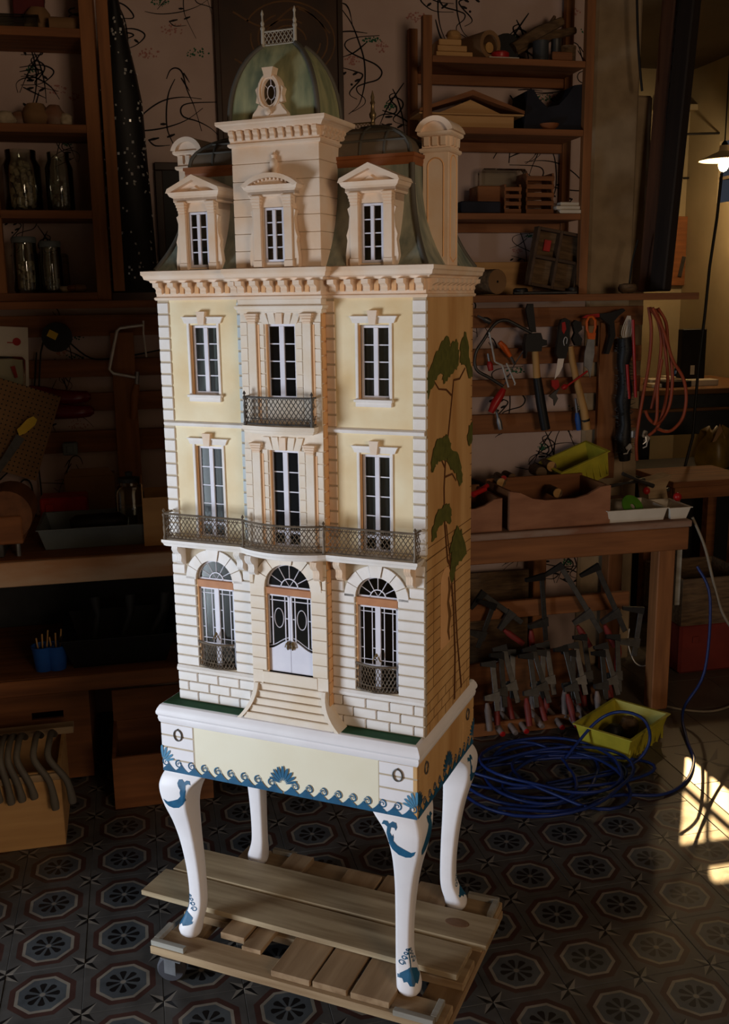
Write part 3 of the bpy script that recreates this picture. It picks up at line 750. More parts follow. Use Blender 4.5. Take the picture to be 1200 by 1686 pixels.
# ---------------------------------------------------------------- dormers
def dormer(cx, yf, hwid, zb, zw0, zw1, wh, seg, yback):
    body = MB().wall(cx-hwid, cx+hwid, zb, 1.166, yf, yf+.010, [(cx-wh-.003, cx+wh+.003, zw0, zw1+.003)])
    body.box(cx-hwid, cx-hwid+.006, yf+.010, yback, zb, 1.166); body.box(cx+hwid-.006, cx+hwid, yf+.010, yback, zb, 1.166)
    body.box(cx-hwid, cx+hwid, yf+.010, yback, 1.150, 1.166)
    root = hp('dormer', body, 'stone_warm')
    hp('dormer_room', MB().box(cx-hwid+.007, cx+hwid-.007, yf+.032, yf+.034, zb, 1.149), 'interior', parent=root)
    casement_w = casement(cx, wh+.002, zw0, zw1+.002, yf+.006, 4, fr=.0045, mid=.007)
    for s in (-1, 1):
        x0, x1 = sorted((cx+s*(hwid-.001), cx+s*(hwid-.019)))
        pm = MB().box(x0, x1, yf-.006, yf+.002, zb, 1.142, .001).box(x0-.0015, x1+.0015, yf-.008, yf+.002, zb, zb+.014, .001)
        for k in range(4): pm.box(x0-.001*k, x1+.001*k, yf-.007-.002*k, yf+.002, 1.142+.006*k, 1.148+.006*k, .001)
        hp('dormer_pilaster', pm, 'stone_warm', parent=root)
        sc = [(cx+s*(hwid-.001), zb), (cx+s*(hwid+.010), zb), (cx+s*(hwid+.011), zb+.02), (cx+s*(hwid+.007), zb+.05), (cx+s*(hwid+.009), zb+.06), (cx+s*(hwid+.004), zb+.075), (cx+s*(hwid+.002), 1.12), (cx+s*(hwid+.006), 1.135), (cx+s*(hwid-.001), 1.14)]
        hp('dormer_volute', MB().prism(sc, 'y', yf-.002, yf+.012), 'stone_warm', parent=root)
    ent = MB()
    path = [(cx-hwid, yback), (cx-hwid, yf), (cx+hwid, yf), (cx+hwid, yback)]
    ent.mould(path, [(-.006, 1.164), (.006, 1.164), (.008, 1.168), (.008, 1.174), (.014, 1.178), (.016, 1.182), (.018, 1.186), (-.006, 1.1865)])
    ent.box(cx-hwid-.008, cx+hwid+.008, yf-.008, yback, 1.166, 1.1835)
    hp('dormer_entablature', ent, 'stone_warm', parent=root)
    pw = hwid+.020
    if seg:
        R = (pw**2+.024**2)/(2*.024); a = math.degrees(math.asin(pw/R)); zc = 1.2095-R
        outer = arc(cx, zc, R, 90+a, 90-a, 16); inner = arc(cx, zc, R-.009, 90+a*.9, 90-a*.9, 16)
        ped = MB().prism(outer+inner[::-1], 'y', yf-.018, yback)
        ped.prism(inner+[(cx+pw-.006, 1.185), (cx-pw+.006, 1.185)], 'y', yf-.006, yback)
        for k in range(13):
            t = -1+2*k/12; ang = math.radians(90-a*.86*t); x, z = cx+(R-.0115)*math.cos(ang), zc+(R-.0115)*math.sin(ang)
            ped.box(x-.0018, x+.0018, yf-.011, yf-.004, z-.002, z+.002)
    else:
        za = 1.217
        ped = MB().prism([(cx-pw, 1.185), (cx-pw+.004, 1.1935), (cx, za+.004), (cx+pw-.004, 1.1935), (cx+pw, 1.185), (cx+pw-.008, 1.185), (cx, za-.0075), (cx-pw+.008, 1.185)], 'y', yf-.020, yback)
        ped.prism([(cx-pw+.008, 1.185), (cx, za-.0075), (cx+pw-.008, 1.185)], 'y', yf-.006, yback)
        ped.prism([(cx-.018, 1.186), (cx, 1.197), (cx+.018, 1.186)], 'y', yf-.010, yf)
    hp('dormer_pediment', ped, 'stone_warm', parent=root)
    return root
for s in (-1, 1): dormer(s*.205, F-.002, .047, 1.0225, 1.027, 1.142, .0215, False, F+.075)
cd = dormer(0, B-.014, .046, 1.0225, 1.032, 1.140, .0205, True, B+.004)
hp('pediment_urn', MB().lathe([(.008, 1.209), (.006, 1.214), (.009, 1.226), (.008, 1.236), (.004, 1.240), (.006, 1.246), (.0006, 1.253)], 10, TR((0, B-.004, 0))), 'stone_warm', 40)

# ---------------------------------------------------------------- chimneys
for s in (-1, 1):
    cx = s*.2985; y0, y1 = -.045, .020; hx = .0285
    m = MB().box(cx-hx, cx+hx, y0, y1, 1.0225, 1.258, .001)
    ch = hp('chimney', m, 'stone_warm')
    m = MB()
    for q in (-1, 1):                        # recessed arched panel traced by a thin bead
        pass
    pts = [(cx-hx+.011, 1.06)]+[(cx+(hx-.011)*math.cos(math.radians(180-180*i/10)), 1.222+(hx-.011)*math.sin(math.radians(180-180*i/10))) for i in range(11)]+[(cx+hx-.011, 1.04)]
    m.tube([(x, y0-.0003, z) for x, z in pts], .0016, 4)
    ym = (y0+y1)/2; hy = (y1-y0)/2-.012
    for sx in (-1, 1):
        p2 = [(ym-hy, 1.04)]+[(ym+hy*math.cos(math.radians(180-180*i/10)), 1.226+hy*math.sin(math.radians(180-180*i/10))) for i in range(11)]+[(ym+hy, 1.04), (ym-hy*.0, 1.03), (ym-hy, 1.04)]
        m.tube([(cx+sx*(hx+.0003), y, z) for y, z in p2], .0013, 4)
    hp('chimney_panel_bead', m, 'ochre', parent=ch)
    P4 = [(cx-hx, y1), (cx-hx, y0), (cx+hx, y0), (cx+hx, y1)]
    m = MB().mould(P4, [(-.01, 1.250), (.003, 1.250), (.006, 1.253), (.006, 1.258), (.001, 1.260), (.001, 1.281), (.006, 1.283), (.009, 1.286), (.009, 1.291), (-.01, 1.292)], True)
    m.box(cx-hx+.005, cx+hx-.005, y0+.005, y1-.005, 1.25, 1.2915)
    hp('chimney_neck', m, 'stone_warm', parent=ch)
    for k in range(3):
        x = cx-.018+k*.018; hp('chimney_block', MB().prism([(y0, 1.262), (y0-.006, 1.264), (y0-.007, 1.281), (y0, 1.281)], 'x', x-.0055, x+.0055), 'stone_warm', parent=ch)
        yk = y0+.013+k*.0195
        hp('chimney_block', MB().prism([(cx+hx, 1.262), (cx+hx+.006, 1.264), (cx+hx+.007, 1.281), (cx+hx, 1.281)], 'y', yk-.005, yk+.005), 'stone_warm', parent=ch)
    o1 = arc(cx, 1.284, .042, 166, 14, 14, .037); i1 = arc(cx, 1.284, .030, 14, 166, 14, .027)
    m = MB().prism(o1+i1, 'y', y0-.012, y1+.012); m.prism(arc(cx, 1.290, .031, 175, 5, 12, .022), 'y', y0-.004, y1+.004)
    hp('chimney_cap', m, 'stone_warm', 35, parent=ch)

# ---------------------------------------------------------------- painting on the right side
xs = HW+.0006
def ribbon(mb, pts, w, M2):             # flat painted stroke; pts (u,v), w width or list; M2 maps (u,v)->3d
    n = len(pts); ww = w if isinstance(w, (list, tuple)) else [w]*n; vs = []
    for i, (u, v) in enumerate(pts):
        a = pts[max(0, i-1)]; b_ = pts[min(n-1, i+1)]; dx, dy = b_[0]-a[0], b_[1]-a[1]; l = math.hypot(dx, dy) or 1
        nx, ny = -dy/l*ww[i]/2, dx/l*ww[i]/2; vs += [M2(u+nx, v+ny), M2(u-nx, v-ny)]
    mb.add(vs, [(2*i, 2*i+1, 2*i+3, 2*i+2) for i in range(n-1)])
side = lambda e: (lambda u, v: (xs+e, u, v))
MS['trunk'] = mat('trunk_paint', C(104,64,36), C(84,50,26), .7, 30)
MS['leaf'] = mat('leaf_paint', C(98,98,44), C(60,66,30), .7, 60)
m = MB()
for k in range(12):
    z = .1+k*.0255
    ribbon(m, [(F+.004, z), (BK-.002, z)], .0016, side(0))
for k in range(3):
    ribbon(m, [(F+.004, .025+k*.0245), (BK-.002, .025+k*.0245)], .0016, side(0))
    for j in range(6):
        u = F+.03+j*.056+(k % 2)*.028
        if u < BK: ribbon(m, [(u, .001+k*.0245), (u, .024+k*.0245)], .0014, side(0))
ribbon(m, [(F+.004, .405), (BK, .405)], .0028, side(0)); ribbon(m, [(F+.004, .43), (BK, .43)], .0016, side(0))
for k in range(20): ribbon(m, [(F+.001, .43+k*.0268), (F+.014, .43+k*.0268)], .0018, side(0)); ribbon(m, [(BK-.012, .43+k*.0268), (BK, .43+k*.0268)], .0018, side(0))
for u in (F+.055, ): ribbon(m, [(u, .355), (u, .10)], .0016, side(0))
hp('painted_masonry_lines', m, 'side_line')['kind'] = 'stuff'
nm = MB(); pol = [(-.065, .17)]+arc(-.028, .32, .037, 180, 0, 12)+[(.009, .17)]
nm.prism(pol, 'x', xs, xs+.0004); hp('painted_niche', nm, 'ochre')
m = MB(); ribbon(m, [(-.010, .33), (.000, .30), (-.012, .27), (.002, .235), (-.010, .2), (.000, .175)], [.008, .02, .016, .022, .016, .008], side(.0006))
hp('painted_statue', m, 'side_line')
# traced strokes of the painted pine, (depth, height) on the side wall
TF = [[(-0.1691, 0.7539), (-0.1597, 0.8023), (-0.1123, 0.8363), (-0.0633, 0.8651), (-0.0225, 0.8729), (-0.0012, 0.8494), (-0.0112, 0.8109), (-0.0317, 0.7798), (-0.0627, 0.7951), (-0.1121, 0.7862), (-0.1314, 0.769), (-0.1597, 0.7499)], [(-0.0625, 0.7823), (-0.0219, 0.8246), (-0.0013, 0.8559), (0.0372, 0.8659), (0.0598, 0.8397), (0.0538, 0.8066), (0.0211, 0.7955), (-0.0214, 0.7855), (-0.042, 0.7742)], [(0.0647, 0.8193), (0.0684, 0.8526), (0.0972, 0.8795), (0.1282, 0.8498), (0.1386, 0.8148), (0.1639, 0.7713), (0.1351, 0.77), (0.1108, 0.7994), (0.0763, 0.8051)], [(-0.1369, 0.5981), (-0.1214, 0.6344), (-0.0919, 0.6594), (-0.0512, 0.6573), (-0.0304, 0.6612), (0.002, 0.6367), (0.0068, 0.602), (-0.0402, 0.6025), (-0.0815, 0.6122), (-0.1055, 0.5995), (-0.1311, 0.5939)], [(-0.0296, 0.6008), (0.0022, 0.6232), (0.0465, 0.6099), (0.0816, 0.5695), (0.0894, 0.5327), (0.0664, 0.5261), (0.043, 0.5618), (0.0029, 0.5753)], [(-0.1308, 0.4393), (-0.125, 0.4713), (-0.091, 0.4975), (-0.0497, 0.5062), (-0.0069, 0.5012), (0.0089, 0.4702), (-0.0063, 0.4524), (-0.0494, 0.4685), (-0.0908, 0.4605), (-0.1008, 0.4425)], [(0.1272, 0.6266), (0.1383, 0.6607), (0.1745, 0.6707), (0.1785, 0.6233), (0.1445, 0.6099)], [(-0.0047, 0.3371), (0.0058, 0.3773), (0.0505, 0.4024), (0.0849, 0.4237), (0.1274, 0.3512), (0.0749, 0.3457), (0.0403, 0.3399), (0.0181, 0.3095)], [(-0.0054, 0.3871), (0.0163, 0.4174), (0.0498, 0.4385), (0.0851, 0.4163), (0.0624, 0.3852), (0.0281, 0.3862)]]
TT = [[(0.0415, 0.0106), (0.0442, 0.124), (0.0306, 0.2402), (0.0017, 0.3569), (-0.0161, 0.3703), (-0.0387, 0.4594), (-0.0438, 0.5424), (-0.034, 0.6082), (-0.0155, 0.6593), (0.005, 0.7238), (0.0214, 0.7756), (0.0656, 0.7754), (0.1063, 0.7963)], [(0.0965, 0.0205), (0.06, 0.1564), (0.0417, 0.259), (0.0335, 0.3344), (0.0061, 0.3577), (-0.028, 0.4571)], [(0.0047, 0.7438), (-0.0315, 0.759), (-0.0825, 0.7647), (-0.1121, 0.7831)], [(-0.0401, 0.589), (-0.061, 0.607), (-0.0714, 0.6172)], [(-0.0356, 0.5667), (0.014, 0.5652), (0.0433, 0.5442)], [(-0.0346, 0.4723), (-0.0537, 0.4831)]]

tm_ = None
for k, pts in enumerate(TT):
    m = MB(); sm = []
    for i in range(len(pts)-1):
        for t in (0, .25, .5, .75): sm.append((pts[i][0]*(1-t)+pts[i+1][0]*t, pts[i][1]*(1-t)+pts[i+1][1]*t))
    sm.append(pts[-1]); w0, w1 = ((.011, .004), (.009, .004))[k] if k < 2 else (.005, .003)
    ribbon(m, sm, [w0+(w1-w0)*i/(len(sm)-1) for i in range(len(sm))], side(.0008+.00005*k)); hp('painted_trunk', m, 'trunk')
rnd = random.Random(3)
for k, pts in enumerate(TF):
    p = []
    for i in range(len(pts)):
        a, b_ = pts[i], pts[(i+1) % len(pts)]
        for t in (0, .25, .5, .75):
            p.append((min(max(a[0]*(1-t)+b_[0]*t+rnd.uniform(-.006, .006)*(t > 0), F+.002), BK-.001), a[1]*(1-t)+b_[1]*t+rnd.uniform(-.005, .005)*(t > 0)))
    hp('painted_foliage', MB().prism(p, 'x', xs+.0010+.0001*k, xs+.0014+.0001*k), 'leaf')

# ------------------------------------------------------------------ stand
S0 = Vector((-.7717, .2593, .12))
stand = thing('house_stand', "white stand with cabriole legs and blue painted waves carrying the doll's house", 'stand', S0, (0, 0, HTH))
SX, SY = .3405, .2209                      # slab half sizes
AX, AY = .332, .2125                       # apron half sizes
ZT, ZA0, ZA1 = .6435, .467, .593           # slab top, apron bottom and top (above the trolley)
def sp(name, mb, m, smooth=None, parent=None, **k): return part(parent or stand, name, mb, MS[m], smooth, **k)
ring4 = lambda x, y: [(-x, y), (-x, -y), (x, -y), (x, y)]
sl = MB().mould(ring4(SX, SY), [(-.06, ZT-.001), (-.014, ZT-.001), (-.008, ZT-.004), (-.003, ZT-.012), (0, ZT-.020), (0, ZT-.026), (-.004, ZT-.032), (-.003, ZT-.037), (-.005, ZT-.046), (-.0085, ZT-.0505), (-.06, ZT-.0505)], True)
sp('slab_moulding', sl, 'white', 30)
sp('green_top', MB().box(-SX+.014, SX-.014, -SY+.014, SY-.014, ZT-.03, ZT), 'green')
sp('apron', MB().box(-AX, AX, -AY, AY, ZA0, ZA1), 'pale')
# corner blocks of the apron
for sx in (-1, 1):
    for k in range(4):
        z1 = ZA1-.0005-k*.0315; z0 = max(ZA0, z1-.0285)
        for sy in (-1, 1): pass
        sp('corner_block', MB().box(sx*(AX+.0012), sx*(AX-.090), -AY-.0012, -AY+.01, z0, z1, .0012), 'white')
        sp('corner_block', MB().box(AX-.01, AX+.0012, sx*AY+(-.0013 if sx < 0 else -.09), sx*AY+(.09 if sx < 0 else .0013), z0, z1, .0012), 'side')
    sp('corner_joint', MB().box(sx*(AX+.0002), sx*(AX-.092), -AY-.0004, -AY+.01, ZA0, ZA1), 'joint')
sp('apron_side', MB().box(AX-.02, AX+.0004, -AY+.002, AY-.002, ZA0, ZA1), 'side')
# iron rings
for x, y, rot in ((-AX+.048, -AY-.002, 0), (AX-.045, -AY-.002, 0), (AX+.002, -AY+.055, 1), (AX+.002, AY-.055, 1)):
    pts = [(.011*math.cos(2*PI*i/20), .014*math.sin(2*PI*i/20)) for i in range(20)]
    m = MB().tube([(x+a, y-.001, ZA1-.026+b_) if not rot else (x+.001, y+a, ZA1-.026+b_) for a, b_ in pts], .0018, 6, True)
    m.lathe([(.0005, -.0028), (.0028, 0), (.0005, .0028)], 8, TR((x, y-.001, ZA1-.0115)))
    sp('iron_ring', m, 'iron', 50)
# running wave band
PW = .0377
def wave(mb, x0, d, map3):             # one wave, curl towards d
    cx, cz, r = .74*PW, .0232, .0086
    rise = [(PW*t*.72, .006+.0295*(t**1.6)) for t in [i/8 for i in range(9)]]
    circ = [(cx+r*math.cos(math.radians(a)), cz+r*math.sin(math.radians(a))) for a in range(100, 271, 17)]
    poly = [(0, 0)]+rise+[(cx, cz+r+.0034)]+circ+[(PW*.90, .0095), (PW, .006), (PW, 0)]
    n = len(poly); mb.add([map3(x0+d*u, v) for u, v in poly], [tuple(range(n)) if d > 0 else tuple(range(n-1, -1, -1))])
    spi = []; wd = []
    for i in range(26):
        t = i/25; a = math.radians(92-500*t); rr_ = .0104*(1-t)+.0020*t
        spi.append((x0+d*(cx+rr_*math.cos(a)), cz+rr_*math.sin(a))); wd.append(.0036*(1-t)+.0016*t)
    ribbon(mb, spi, wd, map3)
m = MB(); n = 9
fr = lambda u, v: (u, -AY-.0020, ZA0+v)
for s in (-1, 1):
    for k in range(n): wave(m, s*(.002+k*.0366), s, fr)
wv = sp('wave_frieze', m, 'blue')
m = MB(); rs = lambda u, v: (AX+.0020, u, ZA0+v)
for s in (-1, 1):
    for k in range(6): wave(m, s*(-.004+k*.0355), s, rs)
sp('wave_frieze', m, 'blue')
def palmette(mb, cx, cz, map3, R=.047, half=0):
    for k in range(-4, 5):
        if half*k > 0: continue
        a = math.radians(90-k*17.5); L = R*(1-.05*abs(k)); p = []
        for i in range(14):
            t = 2*PI*i/14; u = L*.60+L*.40*math.cos(t); w = L*.068*math.sin(t)*(1.15+.5*math.cos(t))
            p.append(map3(cx+u*math.cos(a)-w*math.sin(a), cz+u*math.sin(a)+w*math.cos(a)))
        mb.add(p, [tuple(range(14))])
fr2 = lambda u, v: (u, -AY-.0026, ZA0+v); rs2 = lambda u, v: (AX+.0026, u, ZA0+v)
m = MB(); palmette(m, 0, .024, fr2); sp('painted_palmette', m, 'blue')
for s in (-1, 1): m = MB(); palmette(m, s*AX, .024, fr2, .044, s); sp('painted_palmette', m, 'bluelight')
for u_, R_, h_ in ((0, .047, 0), (-AY, .044, -1), (AY, .044, 1)): m = MB(); palmette(m, u_, .024, rs2, R_, h_); sp('painted_palmette', m, 'blue')

# cabriole legs
LEG = [(.472, 0, .112), (.467, 0, .112), (.455, -.006, .106), (.440, -.011, .096), (.425, -.013, .088), (.400, -.011, .078), (.37, -.005, .068), (.33, .006, .057), (.28, .016, .048), (.22, .024, .042),
       (.16, .029, .0385), (.11, .030, .038), (.080, .027, .040), (.055, .018, .046), (.035, .008, .053), (.020, .004, .056), (.008, .006, .052), (.0, .013, .040)]
WH = [(565,1005),(585,960),(630,960),(655,985),(690,955),(735,965),(750,1010),(735,1050),(720,1020),(680,1020),(672,1080),(700,1130),(705,1090),(715,1130),(710,1180),(750,1230),(820,1265),(880,1290),(910,1300),(965,1270),(940,1330),(900,1370),(840,1385),(760,1365),(690,1300),(660,1250),(632,1215),(650,1200),(630,1100),(635,1020),(600,1000)]
WHL = [(((560+a/7.5)-690)/600*.92+.002, .455-(b_-955)/7.5/690) for a, b_ in WH]      # (from corner, z)
def rsq(cx, cy, w, z, rc):
    h = w/2; p = []
    for sx, sy, a0 in ((1, 1, 0), (-1, 1, 90), (-1, -1, 180), (1, -1, 270)):
        for k in range(4):
            a = math.radians(a0+30*k); p.append((cx+sx*(h-rc)+rc*math.cos(a), cy+sy*(h-rc)+rc*math.sin(a), z))
    return p
def catmull(tab, n):
    out = []
    for i in range(len(tab)-1):
        p0, p1, p2, p3 = tab[max(0, i-1)], tab[i], tab[i+1], tab[min(len(tab)-1, i+2)]
        for k in range(n):
            t = k/n; out.append(tuple(.5*((2*b_)+(-a+c)*t+(2*a-5*b_+4*c-d)*t*t+(-a+3*b_-3*c+d)*t**3) for a, b_, c, d in zip(p0, p1, p2, p3)))
    out.append(tab[-1]); return out
def decal(name, polys, origin_fn, direction, bvh, m, parent, off=.0007):
    bm = bmesh.new()
    for poly in polys:
        vs = [bm.verts.new((u, v, 0)) for u, v in poly]
        try: bm.faces.new(vs)
        except ValueError: pass
    bmesh.ops.triangulate(bm, faces=bm.faces[:])
    for _ in range(2): bmesh.ops.subdivide_edges(bm, edges=[e for e in bm.edges if e.calc_length() > .006], cuts=1, use_grid_fill=True)
    bmesh.ops.triangulate(bm, faces=bm.faces[:])
    d = Vector(direction).normalized(); bad = []
    for v in bm.verts:
        o = Vector(origin_fn(v.co.x, v.co.y)); hit, nrm, _, _ = bvh.ray_cast(o-d*.3, d)
        if hit is None: bad.append(v)
        else: v.co = hit-d*off
    bmesh.ops.delete(bm, geom=bad, context='VERTS')
    me = bpy.data.meshes.new(name); bm.to_mesh(me); bm.free(); me.materials.append(m)
    return link(name, me, parent)
def ribpoly(pts, w):
    L_, R_ = [], []
    for i, (u, v) in enumerate(pts):
        a = pts[max(0, i-1)]; b_ = pts[min(len(pts)-1, i+1)]; dx, dy = b_[0]-a[0], b_[1]-a[1]; l = math.hypot(dx, dy) or 1
        L_.append((u-dy/l*w/2, v+dx/l*w/2)); R_.append((u+dy/l*w/2, v-dx/l*w/2))
    return [[L_[i], L_[i+1], R_[i+1], R_[i]] for i in range(len(pts)-1)]
for sx in (-1, 1):
    for sy in (-1, 1):
        rings = []
        for z, o, w in catmull(LEG, 3):
            cx, cy = sx*(AX-o-w/2), sy*(AY-o-w/2); rings.append(rsq(cx, cy, w, z, min(w*.22, .010) if z > .06 else w*(.22+.23*(1-z/.06))))
        mb = MB().loft(rings); lg = sp('leg', mb, 'white', 60)
        bvh = BVHTree.FromPolygons(mb.v, mb.f)
        if sy < 0: decal('painted_whale', [[(sx*(AX+u), v) for u, v in WHL]], lambda u, v: (u, -AY, v), (0, 1, 0), bvh, MS['blue'], lg)
        if sx > 0: decal('painted_whale', [[(sy*(AY+u*.9), v) for u, v in WHL]], lambda u, v: (AX, u, v), (-1, 0, 0), bvh, MS['blue'], lg)
        # shell on the foot, seen along the diagonal
        dg = Vector((sx, sy, 0)).normalized(); tg = Vector((-dg.y, dg.x, 0)); base = Vector((sx*(AX-.025), sy*(AY-.025), 0))
        fan_ = [(0, .072)]
        for k in range(7):
            a0, a1 = math.radians(218+k*15), math.radians(218+(k+1)*15)
            for t, rr_ in ((.1, .036), (.5, .041), (.9, .036)): a = a0+(a1-a0)*t; fan_.append((rr_*math.cos(a), .076+rr_*math.sin(a)*1.05))
        polys = [fan_]
        for s in (-1, 1):
            for (u0, v0, r_) in ((.016, .078, .0065), (.0105, .090, .0055), (.007, .101, .0045), (.004, .111, .0035)):
                polys += ribpoly([(s*(u0+r_*(1-.55*t)*math.cos(math.radians(200-420*t))), v0+r_*(1-.55*t)*math.sin(math.radians(200-420*t))) for t in [i/12 for i in range(13)]], .0022)
        polys += ribpoly([(.001*math.sin(i*.9), .070+.0065*i) for i in range(8)], .003)
        decal('painted_shell', polys, lambda u, v: base+tg*u+Vector((0, 0, v)), -dg, bvh, MS['blue'], lg)

# ------------------------------------------------------------------ trolley below
MS['deal'] = wood('pale_deal', C(176,150,116), C(128,100,70), 0)
MS['deal_y'] = wood('pale_deal_cross', C(164,136,104), C(118,90,62), 1)
MS['plank'] = wood('long_plank_wood', C(178,158,126), C(126,104,76), 0, amt=1.)
MS['batten'] = wood('grey_batten', C(160,156,146), C(120,112,100), 0)
MS['rubber'] = mat('grey_rubber', C(70,70,76), C(50,50,54), .6, 20)
MS['steel'] = mat('dull_steel', C(150,150,152), C(110,110,112), .4, 30, metal=.8)
D0 = H0.copy(); D0.z = 0
tr = thing('wooden_trolley', 'low wooden pallet trolley on casters under the white stand', 'trolley', D0, (0, 0, HTH))
def tp(name, mb, m, smooth=None, parent=None, **k): return part(parent or tr, name, mb, MS[m], smooth, **k)
for y0, y1 in ((-.262, -.183), (-.105, -.01), (.05, .14), (.158, .25)): tp('deck_board', MB().box(-.388, .392, y0, y1, .098, .1195, .002), 'deal')
for x in (-.345, .0, .35): tp('bearer', MB().box(x-.045, x+.045, -.225, .246, .076, .0978, .002), 'deal_y')
for k, (x0, x1, y0, y1, h) in enumerate(((-.235, -.165, -.17, .235, .018), (-.163, -.108, -.19, .16, .012), (-.048, .056, -.251, .22, .016), (.064, .153, -.249, .235, .016), (.162, .26, -.252, .24, .016))):
    tp('cross_slat', MB().box(x0, x1, y0, y1, .120, .120+h, .0015), 'deal_y', rot=(0, 0, (-.006, .004, .003, -.004, .002)[k]))
for x0, x1, y0, y1 in ((-.387, -.29, -.258, -.243), (-.387, -.372, -.242, -.175), (.275, .372, -.268, -.253), (.360, .375, -.252, -.19), (.30, .385, .232, .247), (.372, .387, .165, .231), (-.30, -.225, .236, .25)):
    tp('corner_batten', MB().box(x0, x1, y0, y1, .120, .134, .001), 'batten')
for sx in (-1, 1):
    for sy in (-1, 1):
        cx, cy = sx*.345, sy*.215
        wh = tp('caster', MB().lathe([(.014, -.014), (.033, -.013), (.0375, -.007), (.0375, .007), (.033, .013), (.014, .014)], 24, TR((cx-.012, cy, .0378), (PI/2, 0, .35))), 'rubber', 35)
        tp('caster_fork', MB().box(cx-.03, cx+.03, cy-.025, cy+.025, .0725, .0757).box(cx-.022, cx+.012, cy-.021, cy-.018, .03, .073).box(cx-.022, cx+.012, cy+.018, cy+.021, .03, .073), 'steel', parent=wh)
def hl(x, y, z): return D0+HEX*x+HEY*y+Vector((0, 0, z))
pk_ = solo('plank', 'long pale plank with a knot lying across the trolley, rear of the two', 'plank', MB().box(-.46, .457, -.06, .06, 0, .015, .002), MS['plank'], loc=hl(-.039, .0705, .1385), rot=(0, 0, HTH-.012))
part(pk_, 'knot', MB().lathe([(.026, 0), (.024, .0007), (.005, .0009)], 18, TR((.36, .005, .0149)) @ Matrix.Diagonal((1.25, .7, 1, 1))), mat('knot_wood', C(120,88,62), C(96,66,44), .6, 90))
solo('plank', 'long pale plank lying across the trolley, nearer of the two, jutting out left', 'plank', MB().box(-.452, .452, -.058, .058, 0, .015, .002), MS['plank'], loc=hl(-.068, -.058, .1385), rot=(0, 0, HTH-.02))

# ------------------------------------------------------------------ wall print
MS['ink'] = mat('wall_ink', C(28,22,22), C(20,16,16), .8, 30)
MS['dab_green'] = mat('wall_green', C(40,92,66), C(30,72,52), .85, 40)
MS['dab_pink'] = mat('wall_pink', C(168,112,104), C(160,126,116), .85, 40)
wall_back = bpy.data.objects['wall_back']
def smooth_pts(pts, n=6):
    out = []
    for i in range(len(pts)-1):
        p0, p1, p2, p3 = pts[max(0, i-1)], pts[i], pts[i+1], pts[min(len(pts)-1, i+2)]
        for k in range(n):
            t = k/n; out.append(tuple(.5*((2*b)+(-a+c)*t+(2*a-5*b+4*c-d)*t*t+(-a+3*b-3*c+d)*t**3) for a, b, c, d in zip(p0, p1, p2, p3)))
    return out+[tuple(pts[-1])]
SA = ([[(10,90),(120,250),(200,450),(255,640),(265,850),(235,1020),(190,1130),(90,1220)], [(420,380),(200,395),(80,430),(50,490),(110,560),(250,630),(380,690),(445,770),(400,850),(270,890),(180,930),(190,990),(260,1050),(260,1110),(180,1170),(110,1200)],
       [(280,455),(150,560),(10,615)], [(30,725),(170,765),(240,800),(200,870),(110,970),(110,1020),(180,1060)], [(0,340),(130,335),(290,355)], [(0,30),(60,50),(100,120),(130,260)]],
      [((20,800),(65,770)), ((135,800),(190,770)), ((155,870),(215,845)), ((110,905),(135,900))], (330,430,110,35), (130,640,80,50), 560, 0, 6.4875)
SB_ = ([[(560,950),(620,1080),(670,1280),(690,1490)], [(680,885),(560,1060),(480,1200),(405,1380)], [(590,990),(530,1020),(545,1080),(600,1140),(580,1210),(450,1225),(370,1280),(385,1380)],
       [(450,1180),(600,1230),(740,1320),(830,1450)], [(490,1100),(570,1040),(650,1070),(670,1130),(620,1210),(570,1260),(600,1310),(820,1365)], [(440,1320),(560,1380),(690,1440)]],
      [((480,1250),(560,1245)), ((480,1340),(555,1325)), ((610,1365),(680,1325))], (530,1135,55,38), (440,500,70,60), 560, 0, 6.4875)
SC = ([[(170,1050),(300,1075),(450,1070),(600,1040),(740,985),(870,890)], [(300,1030),(400,920),(540,830),(700,800),(860,815)], [(570,650),(600,580),(650,560),(700,600),(740,740),(800,880),(860,1080)],
       [(640,650),(590,760),(570,900),(575,1050),(610,1150),(700,1330)], [(1000,840),(760,850),(690,890),(710,960),(830,1000),(940,1060),(1020,1140)], [(420,1150),(480,1200),(600,1195)], [(690,640),(760,750)], [(710,600),(760,680)]],
      [((420,1155),(510,1135)), ((575,1130),(640,1105)), ((520,1022),(570,1022))], (820,430,100,45), (620,240,100,50), 160, 0, 5.)
SD = ([[(0,20),(120,10),(220,40),(290,110),(290,150),(200,150),(120,150)], [(150,0),(220,150),(250,330),(230,520),(160,690)], [(110,255),(280,235),(380,270),(380,320),(280,390),(120,400)], [(110,290),(240,270),(300,290),(230,320),(120,330)], [(270,460),(230,600),(170,690)], [(130,760),(210,820)]],
      [((145,115),(165,155)), ((170,330),(220,370)), ((305,325),(340,350)), ((140,550),(175,580))], (520,20,80,30), (420,440,90,40), 160, 0, 5.)
rw = random.Random(11)
